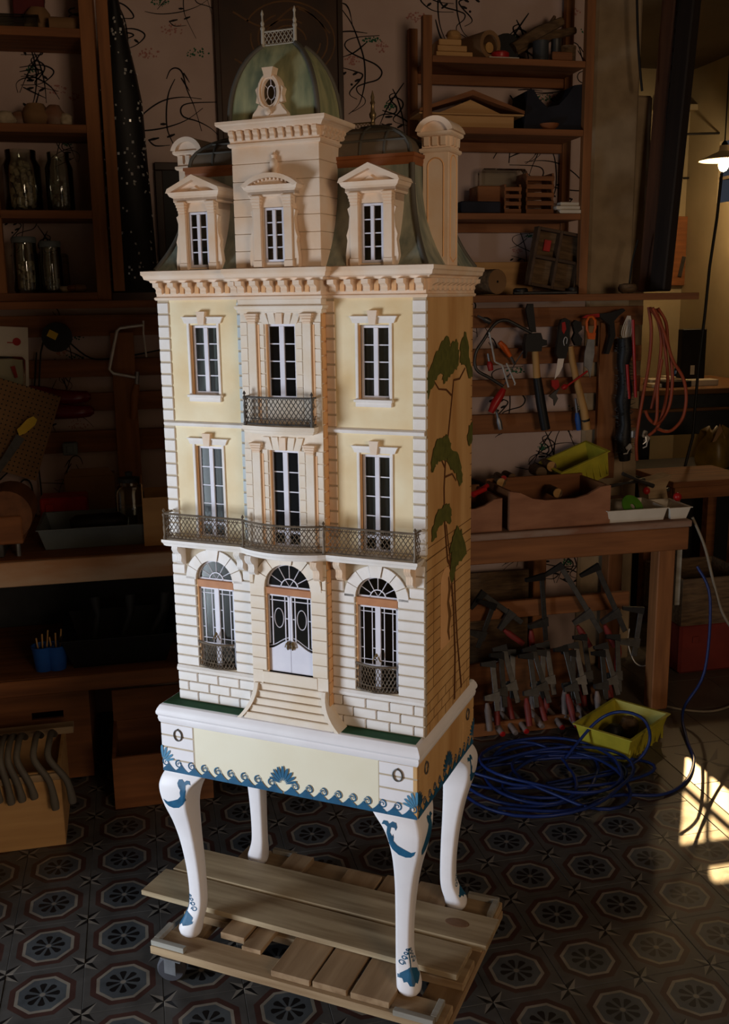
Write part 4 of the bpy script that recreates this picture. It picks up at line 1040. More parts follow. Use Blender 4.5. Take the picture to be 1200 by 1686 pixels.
def motif(S, dpx=0, dpy=0, sc=1., flip=1):
    strokes, dashes, gr, pk, ox, oy, q = S
    cx = sum(p[0] for p in strokes[0])/len(strokes[0]); cy = sum(p[1] for p in strokes[0])/len(strokes[0])
    def mp(u, v): return (ox+(cx+(u-cx)*sc*flip)/q+dpx, oy+(cy+(v-cy)*sc)/q+dpy)
    def m3(e):
        def f(u, v):
            a, b = mp(u, v); p = W(a, b, YW-e); return (min(max(p.x, -2.28), .96), YW-e, p.z)
        return f
    m = MB()
    for st in strokes:
        s = smooth_pts(st, 5); n = len(s)
        ribbon(m, s, [2.0*q*(.55+.75*math.sin(PI*min(1, (i+1)/n*1.15)))*sc for i in range(n)], m3(.0012))
    for a, b in dashes: ribbon(m, [a, ((a[0]+b[0])/2, (a[1]+b[1])/2), b], [2.6*q, 4.4*q, 2.2*q], m3(.0016))
    o = part(wall_back, 'wallpaper_strokes', m, MS['ink']); o['kind'] = 'stuff'
    for (u, v, ru, rv), mm, nm in ((gr, 'dab_green', 'wallpaper_green_dab'), (pk, 'dab_pink', 'wallpaper_pink_dab')):
        m = MB()
        for k in range(30):
            a = rw.uniform(0, 2*PI); r = rw.random()**.6; x, y = u+ru*r*math.cos(a), v+rv*r*math.sin(a); s = rw.uniform(.8, 2.0)*q
            f = m3(.0006+k*.00002); m.add([f(x+s*rw.uniform(.7, 1.3)*math.cos(t), y+s*math.sin(t)) for t in [2*PI*i/7 for i in range(7)]], [tuple(range(7))])
        o = part(wall_back, nm, m, MS[mm]); o['kind'] = 'stuff'
for a in ((SA,), (SB_,), (SC,), (SD,), (SA, 180, -120, 1, -1), (SB_, 205, -110, 1.1), (SC, 660, -60, .8), (SB_, 190, 30, 1.2, -1), (SA, 290, 90, .9), (SC, 660, 100, .9, -1), (SB_, 255, 225, 1.), (SA, 270, 310, .7), (SD, -150, 60, 1.), (SB_, -590, -60, 1.), (SB_, -560, 60, .8, -1),
          (SA, -560, 250, .8), (SB_, -590, 230, .9, -1), (SC, -190, 480, .8), (SA, -480, 480, .8), (SC, -120, 620, .8, -1), (SA, 240, 540, .9), (SB_, 250, 560, .9), (SC, 640, 560, .8), (SA, 250, 760, .8), (SB_, 290, 750, .9), (SC, 30, -190, .8), (SD, 540, -60, 1., -1), (SC, 640, 720, .8, -1), (SB_, 120, 330, .9)):
    motif(*a)

# ------------------------------------------------------------------ joinery along the back wall
MS['pine'] = wood('old_pine', C(140,88,50), C(98,58,32), 0)
MS['pine_z'] = wood('old_pine_upright', C(146,94,54), C(104,64,36), 2)
MS['pine_y'] = wood('old_pine_cross', C(118,74,42), C(82,48,26), 1)
MS['ply'] = wood('plywood', C(196,152,98), C(164,120,74), 0, amt=.6)
MS['dusty'] = mat('dusty_timber', C(128,84,60), C(150,132,116), .8, 5, .9, .2, (1,3,3))
MS['cardboard'] = mat('cardboard', C(140,106,72), C(112,82,54), .85, 8)
MS['black'] = mat('black_stuff', C(26,24,24), C(14,14,14), .5, 20)
MS['darkgrey'] = mat('dark_grey_plastic', C(56,58,60), C(42,44,46), .5, 20)
MS['trayplastic'] = mat('grey_plastic', C(104,112,114), C(84,90,92), .5, 10)
MS['red'] = mat('red_plastic', C(172,32,30), C(130,24,22), .35, 20)
MS['orange'] = mat('orange_plastic', C(214,98,34), C(180,74,24), .4, 20)
MS['yellow'] = mat('yellow_plastic', C(214,180,50), C(190,150,36), .4, 20)
MS['lime'] = mat('lime_plastic', C(184,172,54), C(150,144,44), .45, 20)
MS['blueplastic'] = mat('blue_plastic', C(34,84,160), C(26,64,128), .4, 20)
MS['chrome'] = mat('bright_steel', C(214,212,208), C(180,178,174), .3, 30, metal=.35)
MS['darksteel'] = mat('dark_steel', C(84,82,80), C(54,52,50), .45, 40, metal=.7)
MS['handle'] = wood('tool_handle_wood', C(190,146,88), C(150,108,60), 2)
MS['bark'] = mat('rough_bark', C(112,88,62), C(74,56,40), .9, 14, 1, .6, (1,6,6))
MS['paper'] = mat('white_paper', C(210,200,184), C(190,178,160), .8, 10)
MS['cloth'] = mat('dark_cloth', C(40,40,48), C(28,28,34), .95, 12, .8, .3)
MS['jar'] = glass('jar_glass', (.86,.88,.84), .07, .02)
def pb(px0, py0, px1, py1, Y, dep):
    a, b = W(px0, (py0+py1)/2, Y), W(px1, (py0+py1)/2, Y); c, d = W((px0+px1)/2, py0, Y), W((px0+px1)/2, py1, Y)
    return a.x, b.x, Y, Y+dep, d.z, c.z
SHZ = 1.722
solo('wall_shelf_board', 'long brown shelf board along the back wall above the tool slats', 'shelf', MB().box(-2.28, 1.15, 1.82, 2.07, 1.694, SHZ, .002), MS['pine'])
rack = thing('tool_rack', 'brown horizontal slats fixed to the back wall for hanging tools', 'tool rack', (-.6, 2.08, 1.1))
for z0, z1 in ((1.586, 1.668), (1.428, 1.498), (1.293, 1.365), (1.13, 1.215)):
    part(rack, 'slat', MB().box(-1.68, 1.62, -.03, -.005, z0-1.1, z1-1.1, .002), MS['pine'])
for x in (.852, -1.22, -.2): part(rack, 'upright', MB().box(x+.6-.045, x+.6+.045, -.0299-.025, -.0301, -.19, .50, .002), MS['pine_z'])

# left shelf unit
lx0, lx1 = -2.1, -1.245; Y0, Y1 = 1.84, 2.09
ls = thing('shelf_unit', 'brown pine shelf unit with glass jars at the left edge', 'shelf', ((lx0+lx1)/2, 1.96, SHZ))
def lp(name, x0, x1, y0, y1, z0, z1, m): part(ls, name, MB().box(x0-(lx0+lx1)/2, x1-(lx0+lx1)/2, y0-1.96, y1-1.96, z0-SHZ, z1-SHZ, .0015), MS[m])
LZ = (1.722, 2.012, 2.305, 2.622)
for z in LZ: lp('shelf', lx0, lx1-.05, Y0, Y1, z+.001, z+.030, 'pine')
lp('upright', lx1-.05, lx1, Y0, Y0+.035, SHZ, 2.92, 'pine_z'); lp('upright', lx1-.05, lx1, Y1-.035, Y1, SHZ, 2.92, 'pine_z'); lp('side_panel', lx1-.05, lx1-.03, Y0+.036, Y1-.036, 1.76, 2.65, 'pine_y')
lp('upright', -1.655, -1.61, Y0, Y0+.035, SHZ+.03, 2.62, 'pine_z')
solo('batten', 'narrow upright wooden batten beside the left shelf unit', 'batten', MB().box(-1.235, -1.195, 1.80, 1.819, 1.755, 2.95, .001), MS['pine_z'])

def jar(label, px0, px1, ztop, zb, Y, fill, fm, lid=None, nk=.8):
    a, b = W(px0, 340, Y), W(px1, 340, Y); r = (b.x-a.x)/2; cx = (a.x+b.x)/2
    t = thing('glass_jar', label, 'jar', (cx, Y, zb)); h = ztop-zb
    part(t, 'jar_body', MB().lathe([(r*.9, 0), (r, .01), (r, h*.74), (r*nk, h*.86), (r*nk, h), (r*(nk-.05), h), (r*(nk-.05), h*.86), (r*.95, h*.73), (r*.95, .014), (r*.86, .006)], 24), MS['jar'], 40)
    if lid: part(t, 'lid', MB().lathe([(r*nk, h+.001), (r*(nk+.03), h+.003), (r*(nk+.03), h+.018), (r*(nk-.04), h+.022)], 20), MS[lid], 40)
    m = MB(); rr_ = random.Random(int(px0*7+ztop*100))
    n = int(70*fill)
    for k in range(n):
        z = .018+(h*.7*fill)*k/n; q = r*.78*math.sqrt(rr_.random()); an = rr_.uniform(0, 2*PI); s = r*rr_.uniform(.12, .22)
        m.box(-s, s, -s*.7, s*.7, -s*.5, s*.5, s*.2, TR((q*math.cos(an), q*math.sin(an), z), (rr_.uniform(0, 3), rr_.uniform(0, 3), rr_.uniform(0, 3))))
    o = part(None, 'shell_pieces', m, MS[fm], loc=(cx, Y, zb)); o['label'] = 'broken pale pieces inside the '+label.split(',')[0]; o['category'] = 'shells'; o['kind'] = 'stuff'
MS['shell'] = mat('shell_bits', C(196,178,150), C(140,120,96), .6, 40)
MS['shell2'] = mat('shell_bits_grey', C(150,146,136), C(96,90,80), .6, 40)
jar('tall glass jar of pale shells, nearest the left edge on the middle shelf', 8, 72, 2.255, LZ[1]+.031, 1.93, 1.0, 'shell')
jar('tall glass jar half filled with grey pieces, right on the middle shelf', 78, 124, 2.25, LZ[1]+.031, 1.93, .6, 'shell2')
jar('squat glass jar of shells on the lowest left shelf, by the white tag', 12, 56, 1.93, LZ[0]+.031, 1.90, .75, 'shell', 'trayplastic', .93)
jar('squat clear glass jar in the middle of the lowest left shelf', 58, 96, 1.915, LZ[0]+.031, 1.90, .35, 'shell2', 'trayplastic', .93)
def rock(name, label, cat, px, zb, Y, sx, sy, sz, m, seed=0, group=None, bev=.35):
    rr_ = random.Random(seed); a = W(px, 300, Y); n = 9; rings = []
    for i in range(6):
        t = i/5; q = math.sin(PI*(.12+.76*t))**.6
        rings.append([(sx*q*(1+rr_.uniform(-.18, .18))*math.cos(2*PI*k/n), sy*q*(1+rr_.uniform(-.18, .18))*math.sin(2*PI*k/n), sz*t) for k in range(n)])
    return solo(name, label, cat, MB().loft(rings), m, 50, (a.x, Y, zb), group=group)
rock('stone_fragment', 'rough pale fragment at left on the second left shelf', 'fragment', 18, LZ[2]+.031, 1.92, .035, .03, .05, MS['shell'], 1)
rock('stone_fragment', 'low dark lump beside the pale fragment on the second left shelf', 'fragment', 42, LZ[2]+.031, 1.96, .045, .03, .055, MS['dusty'], 2)
rock('stone_fragment', 'brown peaked lump in the middle of the second left shelf', 'fragment', 68, LZ[2]+.031, 1.93, .05, .04, .08, MS['cardboard'], 3)
rock('stone_fragment', 'leaning light chunk at right on the second left shelf', 'fragment', 98, LZ[2]+.031, 1.92, .035, .03, .075, MS['dusty'], 4)
rock('stone_fragment', 'small pinkish chip at the right end of the second left shelf', 'fragment', 116, LZ[2]+.031, 1.91, .025, .025, .045, MS['shell'], 5)
for k, (px, s, sd) in enumerate(((94, .02, 6), (106, .024, 7), (120, .026, 8))):
    rock('shell', ('pale ribbed shell beside the clear jar on the lowest left shelf', 'reddish chip between shell and block on the lowest left shelf', 'brown chip at the right end of the lowest left shelf')[k], 'shell', px, LZ[0]+.031, 1.89, s, s, s*1.1, MS[('shell', 'pine', 'cardboard')[k]], sd)
b = pb(5, 468, 12, 488, 1.86, .004); solo('paper_tag', 'small white paper tag in front of the squat shell jar', 'tag', MB().box(b[0], b[1], b[2], b[3], b[4], b[5]), MS['paper'])
b = pb(50, 418, 112, 440, 2.02, .05); solo('wood_offcut', 'dark lump of timber behind the squat jars', 'offcut', MB().box(b[0], b[1], 1.98, 2.06, LZ[0]+.031, b[5], .006), MS['bark'])
# on top of the unit
b = pb(-10, 18, 62, 40, 1.9, .12)
t = thing('plastic_box', 'clear plastic box lying on top of the left shelf unit', 'box', ((b[0]+b[1])/2, 1.95, LZ[3]+.031)); w = (b[1]-b[0])/2
part(t, 'box_body', MB().box(-w, w, -.06, .06, 0, .004).box(-w, -w+.003, -.06, .06, .004, .04).box(w-.003, w, -.06, .06, .004, .04).box(-w, w, -.06, -.057, .004, .04).box(-w, w, .057, .06, .004, .04), MS['jar'])
part(t, 'box_lid', MB().box(-w-.004, w+.004, -.064, .064, .041, .05, .002), MS['jar'])
b = pb(18, -20, 70, 18, 1.98, .08); solo('red_box', 'dark red box behind the clear plastic box, top left', 'box', MB().box(b[0], b[1], 2.03, 2.09, LZ[3]+.031, b[5], .003).box(b[0]-.002, b[1]+.002, 2.025, 2.092, b[5]-.02, b[5], .002), mat('dull_red', C(98,28,26), C(76,20,20)))
a = W(80, 32, 1.9); c = W(140, 36, 1.9)
solo('paper_roll', 'brown paper roll on top of the left shelf unit beside the upright', 'roll', MB().tube([(a.x, 1.93, LZ[3]+.031+.028), (c.x-.02, 1.93, LZ[3]+.031+.028)], .028, 16).tube([(a.x-.002, 1.93, LZ[3]+.059), (a.x+.0, 1.93, LZ[3]+.059)], .012, 10), MS['cardboard'], 40)
rock('crumpled_paper', 'crumpled brown paper behind the paper roll, top left', 'paper', 82, LZ[3]+.031, 2.0, .05, .04, .10, MS['cardboard'], 9)
solo('steel_coil', 'grey coil of wire beside the upright, top left', 'wire', MB().tube([(W(128, 12, 1.95).x+.035*math.cos(t_*.5), 2.0+.035*math.sin(t_*.5), LZ[3]+.035+t_*.0016) for t_ in range(60)], .003, 6), MS['darksteel'], 50)

# black sequinned garment bag
m = MB(); ax = -1.165; rings = []
for i in range(13):
    t = i/12; z = 2.78-1.03*t; w = (.02+.05*min(1, t*3.2)) * (1+.25*t)
    rings.append([(ax-.01+.02*t+w*math.cos(2*PI*k/12), 1.96+.045*math.sin(2*PI*k/12), z) for k in range(12)])
t = thing('garment_bag', 'black glittering garment hanging beside the left shelf unit', 'garment', (0, 0, 0))
part(t, 'body', m.loft(rings), MS['black'], 60)
sq = MB(); rq = random.Random(4)
for k in range(150):
    i = rq.randrange(1, 12); kk = rq.uniform(PI, 2*PI); r_ = rings[i]; w = (max(p[0] for p in r_)-min(p[0] for p in r_))/2; cx = (max(p[0] for p in r_)+min(p[0] for p in r_))/2
    z = r_[0][2]+rq.uniform(-.04, .04); s = rq.uniform(.002, .0045)
    sq.box(-s, s, -.001, .001, -s*1.2, s*1.2, 0, TR((cx+w*1.01*math.cos(kk), 1.96+.0465*math.sin(kk), z), (rq.uniform(-.6, .6), 0, kk+PI/2+rq.uniform(-.5, .5))))
o = part(t, 'sequins', sq, MS['chrome']); o['kind'] = 'stuff'
part(t, 'hanger_hook', MB().tube([(ax-.01, 1.96, 2.77), (ax-.01, 1.96, 2.86), (ax+.01, 1.97, 2.89), (ax+.02, 2.0, 2.87), (ax+.015, 2.09, 2.86)], .004, 6), MS['darksteel'], 50)
# pictures on the wall
def picture(name, label, px0, py0, px1, py1, m, fw_, fm, Y=2.085):
    x0, x1, _, _, z0, z1 = pb(px0, py0, px1, py1, Y, .01); cx, cz = (x0+x1)/2, (z0+z1)/2; w, h = (x1-x0)/2, (z1-z0)/2
    t = thing(name, label, 'picture', (cx, Y, cz))
    f = MB().box(-w, w, -.012, .012, h-fw_, h, .003).box(-w, w, -.012, .012, -h, -h+fw_, .003).box(-w, -w+fw_, -.012, .012, -h+fw_, h-fw_, .003).box(w-fw_, w, -.012, .012, -h+fw_, h-fw_, .003)
    part(t, 'frame', f, MS[fm]); part(t, 'canvas', MB().box(-w+fw_, w-fw_, -.004, .008, -h+fw_, h-fw_), m); return t, w, h
MS['oldpaint'] = mat('old_painting', C(72,46,26), C(36,22,13), .45, 4, 1., .1)
MS['darkframe'] = mat('dark_frame', C(58,38,24), C(38,24,15), .4, 20)
MS['goldpaint'] = mat('dull_gold', C(108,72,32), C(70,44,20), .5, 20)
pt, pw_, ph_ = picture('old_painting', "large dark brown old panel on the wall behind the doll's house dome", 358, -60, 566, 470, MS['oldpaint'], .022, 'darkframe')
m = MB()
for k in range(5):
    r_ = .05+.022*k; cx_, cz_ = .04, ph_*.55
    ribbon(m, [(cx_+r_*1.3*math.cos(a*.2+k), cz_+r_*math.sin(a*.2+k)) for a in range(int(18+2*k))], .006, lambda u, v: (u, -.0048, v))
for k in range(4): ribbon(m, smooth_pts([(-pw_*.7, ph_*(.7-.28*k)), (-pw_*.2, ph_*(.62-.28*k)), (pw_*.3, ph_*(.75-.28*k)), (pw_*.8, ph_*(.6-.28*k))]), .007, lambda u, v: (u, -.0048, v))
o = part(pt, 'painted_scrollwork', m, MS['goldpaint']); o['kind'] = 'stuff'
picture('small_picture', 'small dark framed picture low on the wall left of the mansard roof', 258, 268, 330, 440, MS['black'], .03, 'darkframe')

# ------------------------------------------------------------------ left bench and below
LB = thing('workbench', 'long old workbench against the wall at left', 'workbench', (-1.65, 1.7, 0))
def lb(name, x0, x1, y0, y1, z0, z1, m, b=.004): return part(LB, name, MB().box(x0+1.65, x1+1.65, y0-1.7, y1-1.7, z0, z1, b), MS[m])
MS['benchedge'] = mat('worn_bench_edge', C(170,124,88), C(184,160,136), .75, 4, 1, .2, (1,4,4))
lb('bench_top', -2.28, -.42, 1.32, 2.06, .848, .885, 'pine'); lb('front_rail', -2.28, -.42, 1.30, 1.319, .800, .884, 'benchedge', .003)
for x in (-2.2, -.5): 
    for y in (1.36, 2.0): lb('leg', x-.04, x+.04, y-.035, y+.035, 0, .847, 'pine_z')
lb('lower_shelf', -2.28, -.44, 1.42, 2.04, .405, .432, 'pine'); lb('shelf_rail', -2.28, -.44, 1.400, 1.419, .375, .433, 'pine')
lb('back_panel', -2.28, -.42, 2.062, 2.085, .15, .80, 'darkgrey')
ZB = .886
def tray(name, label, cat, x0, x1, y0, y1, z0, h, m, tap=.02, th=.004, rot=0, lip=.006):
    cx, cy = (x0+x1)/2, (y0+y1)/2; w, d = (x1-x0)/2, (y1-y0)/2
    def r_(o, z): return [(-w+o, -d+o, z), (w-o, -d+o, z), (w-o, d-o, z), (-w+o, d-o, z)]
    mb = MB().loft([r_(tap+th, th), r_(tap, 0), r_(0, h-.003), r_(-lip, h-.003), r_(-lip, h), r_(th, h), r_(tap+th, th)], False)
    mb.add(r_(tap, 0), [(0, 1, 2, 3)]); mb.add(r_(tap+th, th), [(0, 1, 2, 3)])
    return solo(name, label, cat, mb, m, None, (cx, cy, z0), (0, 0, rot))
a, c = W(64, 900, 1.42), W(248, 900, 1.42)
tray('plastic_tray', 'shallow grey plastic tray on the left workbench', 'tray', a.x, c.x, 1.42, 1.72, ZB, .075, MS['trayplastic'])
a = W(0, 900, 1.4); c = W(62, 900, 1.4); r = .085
t = thing('wooden_drum', 'round brown wooden drum on the left workbench, left of the grey tray', 'drum', ((a.x+c.x)/2-.0, 1.47, ZB))
part(t, 'drum', MB().tube([(-.03, -.1, .14), (-.03, .1, .14)], .085, 24), MS['pine_y'], 40); part(t, 'block', MB().box(-.09, .02, -.11, .11, .045, .14, .004), MS['pine'])
part(t, 'foot', MB().box(-.07, -.045, -.1, .1, 0, .06, .003), MS['darksteel']); part(t, 'bolt', MB().lathe([(.008, 0), (.008, .05), (.014, .052), (.014, .06)], 10, TR((.0, -.09, 0))), MS['steel'])
b = pb(62, 828, 142, 868, 1.7, .08); solo('red_toolbox', 'flat red metal box behind the grey tray', 'box', MB().box(b[0], b[1], 1.8, 1.92, ZB, b[5], .006).box(b[0]+.02, b[0]+.05, 1.79, 1.799, b[5]-.05, b[5]-.02, .002), MS['red'])
b = pb(105, 790, 190, 870, 1.85, .1); solo('cardboard_box', 'brown cardboard box at the back of the left bench', 'box', MB().box(b[0], b[1], 1.94, 2.05, ZB, b[5], .003).prism([(b[0], b[5]), (b[1], b[5]), (b[1]-.02, b[5]+.03), (b[0]+.03, b[5]+.03)], 'y', 1.94, 1.945), MS['cardboard'])
a, c = W(192, 850, 1.6), W(240, 850, 1.6); r = (c.x-a.x)/2
t = thing('glass_canister', 'square clear canister standing in the grey tray', 'canister', ((a.x+c.x)/2, 1.60, ZB+.005))
part(t, 'canister_body', MB().loft([rsq(0, 0, 2*r*q, z, .02) for q, z in ((.9, 0), (1, .01), (1, .16), (.9, .175), (.7, .18), (.7, .19), (.66, .19), (.66, .18), (.86, .17), (.95, .155), (.95, .012))]), MS['jar'], 40)
part(t, 'canister_lid', MB().lathe([(r*.72, .191), (r*.74, .205), (.012, .21), (.014, .225), (.004, .228)], 16), MS['darkgrey'], 40)
b = pb(252, 832, 300, 918, 1.36, .2); t = thing('storage_box', "open cardboard box half hidden behind the doll's house balcony", 'box', ((b[0]+b[1])/2+.05, 1.5, ZB)); w = .13
part(t, 'box_body', MB().box(-w, w, -.1, .1, 0, .004).box(-w, w, -.1, -.096, .004, .17).box(-w, w, .096, .1, .004, .17).box(-w, -w+.004, -.096, .096, .004, .17).box(w-.004, w, -.096, .096, .004, .17), MS['ply'])
part(t, 'flap', MB().box(-w, -w+.004, -.1, .1, .17, .22, 0, TR((0, 0, 0), (0, 0, 0))), MS['ply'])
rock('red_bag', 'crumpled red bag inside the open cardboard box', 'bag', 283, ZB+.006, 1.48, .05, .05, .19, MS['red'], 21)
for k, (px, s, lab) in enumerate(((150, .05, 'black power tool body lying in the grey tray, left'), (175, .06, 'black power tool head lying in the grey tray, by the canister'))):
    t = thing('power_tool', lab, 'tool', (W(px, 870, 1.55).x, 1.56, ZB+.005))
    part(t, 'motor_body', MB().tube([(-.07, 0, .05), (-.05, 0, .052), (.05, 0, .056), (.075, 0, .052)], [.022, .034, .034, .018], 14), MS['black'], 50)
    part(t, 'grip', MB().tube([(.02, .0, .03), (.04, .05, .022), (.05, .09, .02)], [.022, .02, .018], 10), MS['darkgrey'], 50)
# things hanging at left
b = pb(-12, 538, 46, 646, 1.98, .02)
t = thing('blister_pack', 'white blister card with red tools inside, hanging at the left edge', 'package', ((b[0]+b[1])/2, 2.0, (b[4]+b[5])/2), (0, .06, 0)); w, h = (b[1]-b[0])/2, (b[5]-b[4])/2
part(t, 'card', MB().box(-w, w, 0, .004, -h, h, .001), MS['paper']); part(t, 'clear_blister', MB().box(-w*.8, w*.85, -.028, -.0005, -h*.92, h*.1, .012), MS['jar'], 40)
part(t, 'red_tool', MB().tube([(w*.1, -.012, -h*.2), (w*.3, -.012, -h*.55)], [.009, .006], 8), MS['red'], 40); part(t, 'printed_tool_dot', MB().lathe([(.015, 0), (.015, .001)], 14, TR((w*.35, -.0005, h*.55), (PI/2, 0, 0))).box(w*.35-.035, w*.35, -.0012, -.0002, h*.5, h*.53), MS['red'])
a = W(94, 555, 2.0)
t = thing('cable_reel', 'black reel of cable with a yellow label on the tool slats', 'reel', (a.x, 2.0, a.z))
part(t, 'reel', MB().lathe([(.018, -.02), (.052, -.02), (.056, -.016), (.056, -.012), (.046, -.009), (.046, .009), (.056, .012), (.056, .018), (.018, .02)], 24, TR((0, 0, 0), (PI/2, 0, 0))), MS['black'], 35); part(t, 'yellow_label', MB().box(-.035, 0, -.0225, -.0205, -.012, .015, 0, TR((0, 0, 0), (0, .5, 0))), MS['yellow'])
part(t, 'cable_tail', MB().tube([(-.05, 0, -.01), (-.065, 0, -.06), (-.075, -.005, -.14), (-.085, 0, -.22), (-.08, 0, -.28)], .004, 6), MS['black'], 50)
a, c, d, e, f = (W(*p, 2.0) for p in ((236, 535), (192, 540), (180, 608), (187, 615), (227, 622)))
t = thing('coping_saw', 'bright steel coping saw frame hanging left of the house', 'saw', (0, 0, 0))
part(t, 'frame', MB().tube([a, c+Vector((.012, 0, 0)), c+Vector((0, 0, -.012)), d, e, f], .0065, 8), MS['chrome'], 50)
part(t, 'pin', MB().tube([W(236, 528, 2.0), W(236, 548, 2.0), W(241, 588, 2.0)], .004, 6), MS['chrome'], 50); part(t, 'ferrule', MB().tube([W(226, 612, 2.0), W(225, 632, 2.0)], .009, 10), MS['steel'], 50)
part(t, 'handle', MB().tube([W(225, 633, 2.0), W(222, 650, 2.0), W(220, 690, 2.0)], [.011, .016, .012], 12), MS['pine_z'], 50)
for k, (px, py) in enumerate(((72, 652), (78, 676))):
    a = W(px, py, 1.99)
    m = MB(); prof = [(-.10, .004, .018), (-.08, .008, .03), (-.03, .0, .036), (.02, -.004, .03), (.08, -.004, .026), (.13, .0, .022), (.145, .0, .01)]
    m.loft([[(x, .024*(r/.036)*math.cos(2*PI*i/12), z+r*math.sin(2*PI*i/12)) for i in range(12)] for x, z, r in prof])
    solo('red_clog', ('glossy dark red rounded clog on the slats, upper of two', 'glossy dark red rounded clog on the slats, lower of two')[k], 'shoe', m, mat('glossy_red', C(110,18,22), C(84,14,16), .2, 10), 60, (a.x+.03, a.y, a.z), (0, .06, 0))
b = pb(-15, 655, 58, 760, 1.9, .01)
t = thing('perforated_panel', 'brown perforated panel leaning at the left edge above the bench', 'panel', ((b[0]+b[1])/2, 1.93, (b[4]+b[5])/2), (0, .35, 0)); w, h = .13, .17
part(t, 'panel', MB().box(-w, w, 0, .005, -h, h, .001), MS['cardboard'])
m = MB()
for i in range(15):
    for j in range(19): m.lathe([(.0032, 0), (.0032, .0006)], 6, TR((-w+.012+i*.017, -.0002, -h+.014+j*.018), (PI/2, 0, 0)))
o = part(t, 'holes', m, MS['black']); o['kind'] = 'stuff'
a = W(45, 700, 1.88); t = thing('hand_saw', 'hand saw with a yellow handle in front of the perforated panel', 'saw', a, (0, .62, 0))
part(t, 'handle', MB().prism([(-.06, -.018), (-.03, -.026), (.03, -.02), (.055, -.004), (.05, .018), (.02, .024), (-.03, .014), (-.05, .012)], 'y', -.01, .01, TR((0, 0, 0), (0, -1.2, 0)) @ Matrix.Scale(.78, 4)), MS['yellow'])
part(t, 'blade', MB().prism([(-.015, -.05), (.02, -.05), (.008, -.28), (-.01, -.28)], 'y', -.001, .001), MS['darksteel'])
# hanging cables on left wall
for k, pts in enumerate(([(60, 580), (56, 640), (40, 740), (0, 790)], [(58, 720), (66, 790), (70, 830)], [(110, 560), (150, 590), (200, 588), (270, 575)], [(30, 800), (40, 790), (52, 800), (60, 860)])):
    solo('hanging_cable', ('thin black cable hanging from the reel towards the left edge', 'thin black cable hanging straight above the wooden drum', 'thin black cable slung from the reel to the right', 'thin black looped cable over the wooden drum')[k], 'cable', MB().tube([W(x, y, 2.035) for x, y in smooth_pts(pts, 5)], .0035, 6), MS['black'], 50)
b = pb(104, 728, 128, 748, 2.03, .03); solo('switch_box', 'small grey switch box on the lowest left slat', 'switch', MB().box(b[0], b[1], 2.0, 2.045, b[4], b[5], .004).box(b[0]+.015, b[1]-.015, 1.994, 1.9995, b[4]+.01, b[5]-.01, .002), MS['trayplastic'])
# under the bench
def pot(label, px, m):
    a = W(px, 1085, 1.5); t = thing('plastic_cup', label, 'cup', (a.x, 1.50, .433))
    part(t, 'cup', MB().lathe([(.030, 0), (.040, .085), (.042, .092), (.038, .092), (.036, .085), (.027, .004)], 20), m, 40)
    for q in range(3): part(t, 'brush', MB().tube([(.008*q-.01, .0, .01), (.02*q-.02, .01*q, .12+.01*q)], .003, 6), MS['handle'], 40)
pot('blue plastic cup of brushes on the shelf under the left bench, left one', 72, MS['blueplastic']); pot('blue plastic cup of brushes on the shelf under the left bench, right one', 94, MS['blueplastic'])
a, c = W(103, 1085, 1.46), W(290, 1085, 1.46)
tray('black_tub', 'large black plastic tub on the shelf under the left bench', 'tub', a.x, c.x, 1.45, 1.82, .433, .115, MS['black'], .035)
for k in range(3): solo('dark_tool', ('black tool sticking out of the black tub, left', 'black tool sticking out of the black tub, middle', 'black tool sticking out of the black tub, right')[k], 'tool', MB().tube([(0, 0, 0), (.03+.02*k, 0, .14), (.02+.03*k, .02, .2)], [.016, .012, .02], 8), MS['darkgrey'], 50, (W(150+45*k, 1060, 1.6).x, 1.62, .445))
# crates on the floor at left
def crate(name, label, x0, x1, y0, y1, z0, h, m, rot=0, th=.012, hole=None, cat='crate'):
    cx, cy = (x0+x1)/2, (y0+y1)/2; w, d = (x1-x0)/2, (y1-y0)/2
    t = thing(name, label, cat, (cx, cy, z0), (0, 0, rot))
    part(t, 'base_board', MB().box(-w+th, w-th, -d+th, d-th, 0, th), MS[m])
    f = MB()
    if hole: f.wall(-w, w, 0, h, -d, -d+th, [hole])
    else: f.box(-w, w, -d, -d+th, 0, h, .0015)
    part(t, 'front_board', f, MS[m]); part(t, 'back_board', MB().box(-w, w, d-th, d, 0, h, .0015), MS[m])
    for s in (-1, 1): part(t, 'end_board', MB().box(s*w, s*(w-th), -d+th+.0005, d-th-.0005, 0, h, .0015), MS[m])
    return t, w, d
a, c = WZ(-30, 1402, 0), WZ(108, 1390, 0)
t, w, d = crate('tool_crate', 'light plywood crate with curved tools on the floor at left', a.x-.08, c.x, 1.03, 1.36, 0, .26, 'ply', .01)
part(t, 'rim_batten', MB().box(-w, w, -d-.015, -d-.0005, .235, .258, .002), MS['deal']); part(t, 'rim_batten', MB().box(-w, w+.03, d-.05, d, .2605, .285, .002), MS['deal'])
MS['darkbatten'] = mat('grey_grip_wood', C(96,88,76), C(70,62,54), .6, 10)
for k, px in enumerate((-10, 4, 17, 32, 60, 84)):
    a = W(px, 1290, 1.02); m = MB(); L_ = (.08, .09, .085, .08, .125, .11)[k]
    path = smooth_pts([(0, .22, .02), (0, .12, .07), (0, .03, .075), (0, -.012, .04), (.01+.008*k, -.030, -.03), (.014+.010*k, -.030, -L_)], 4)
    m.tube(path, [.0105]*(len(path)-3)+[.012, .0135, .012], 10)
    solo('curved_tool', ('first','second','third','fourth','fifth','rightmost')[k]+' grey curved tool hanging over the plywood crate front, from the left', 'tool', m, MS['darkbatten'], 50, (a.x, 1.03, .27))
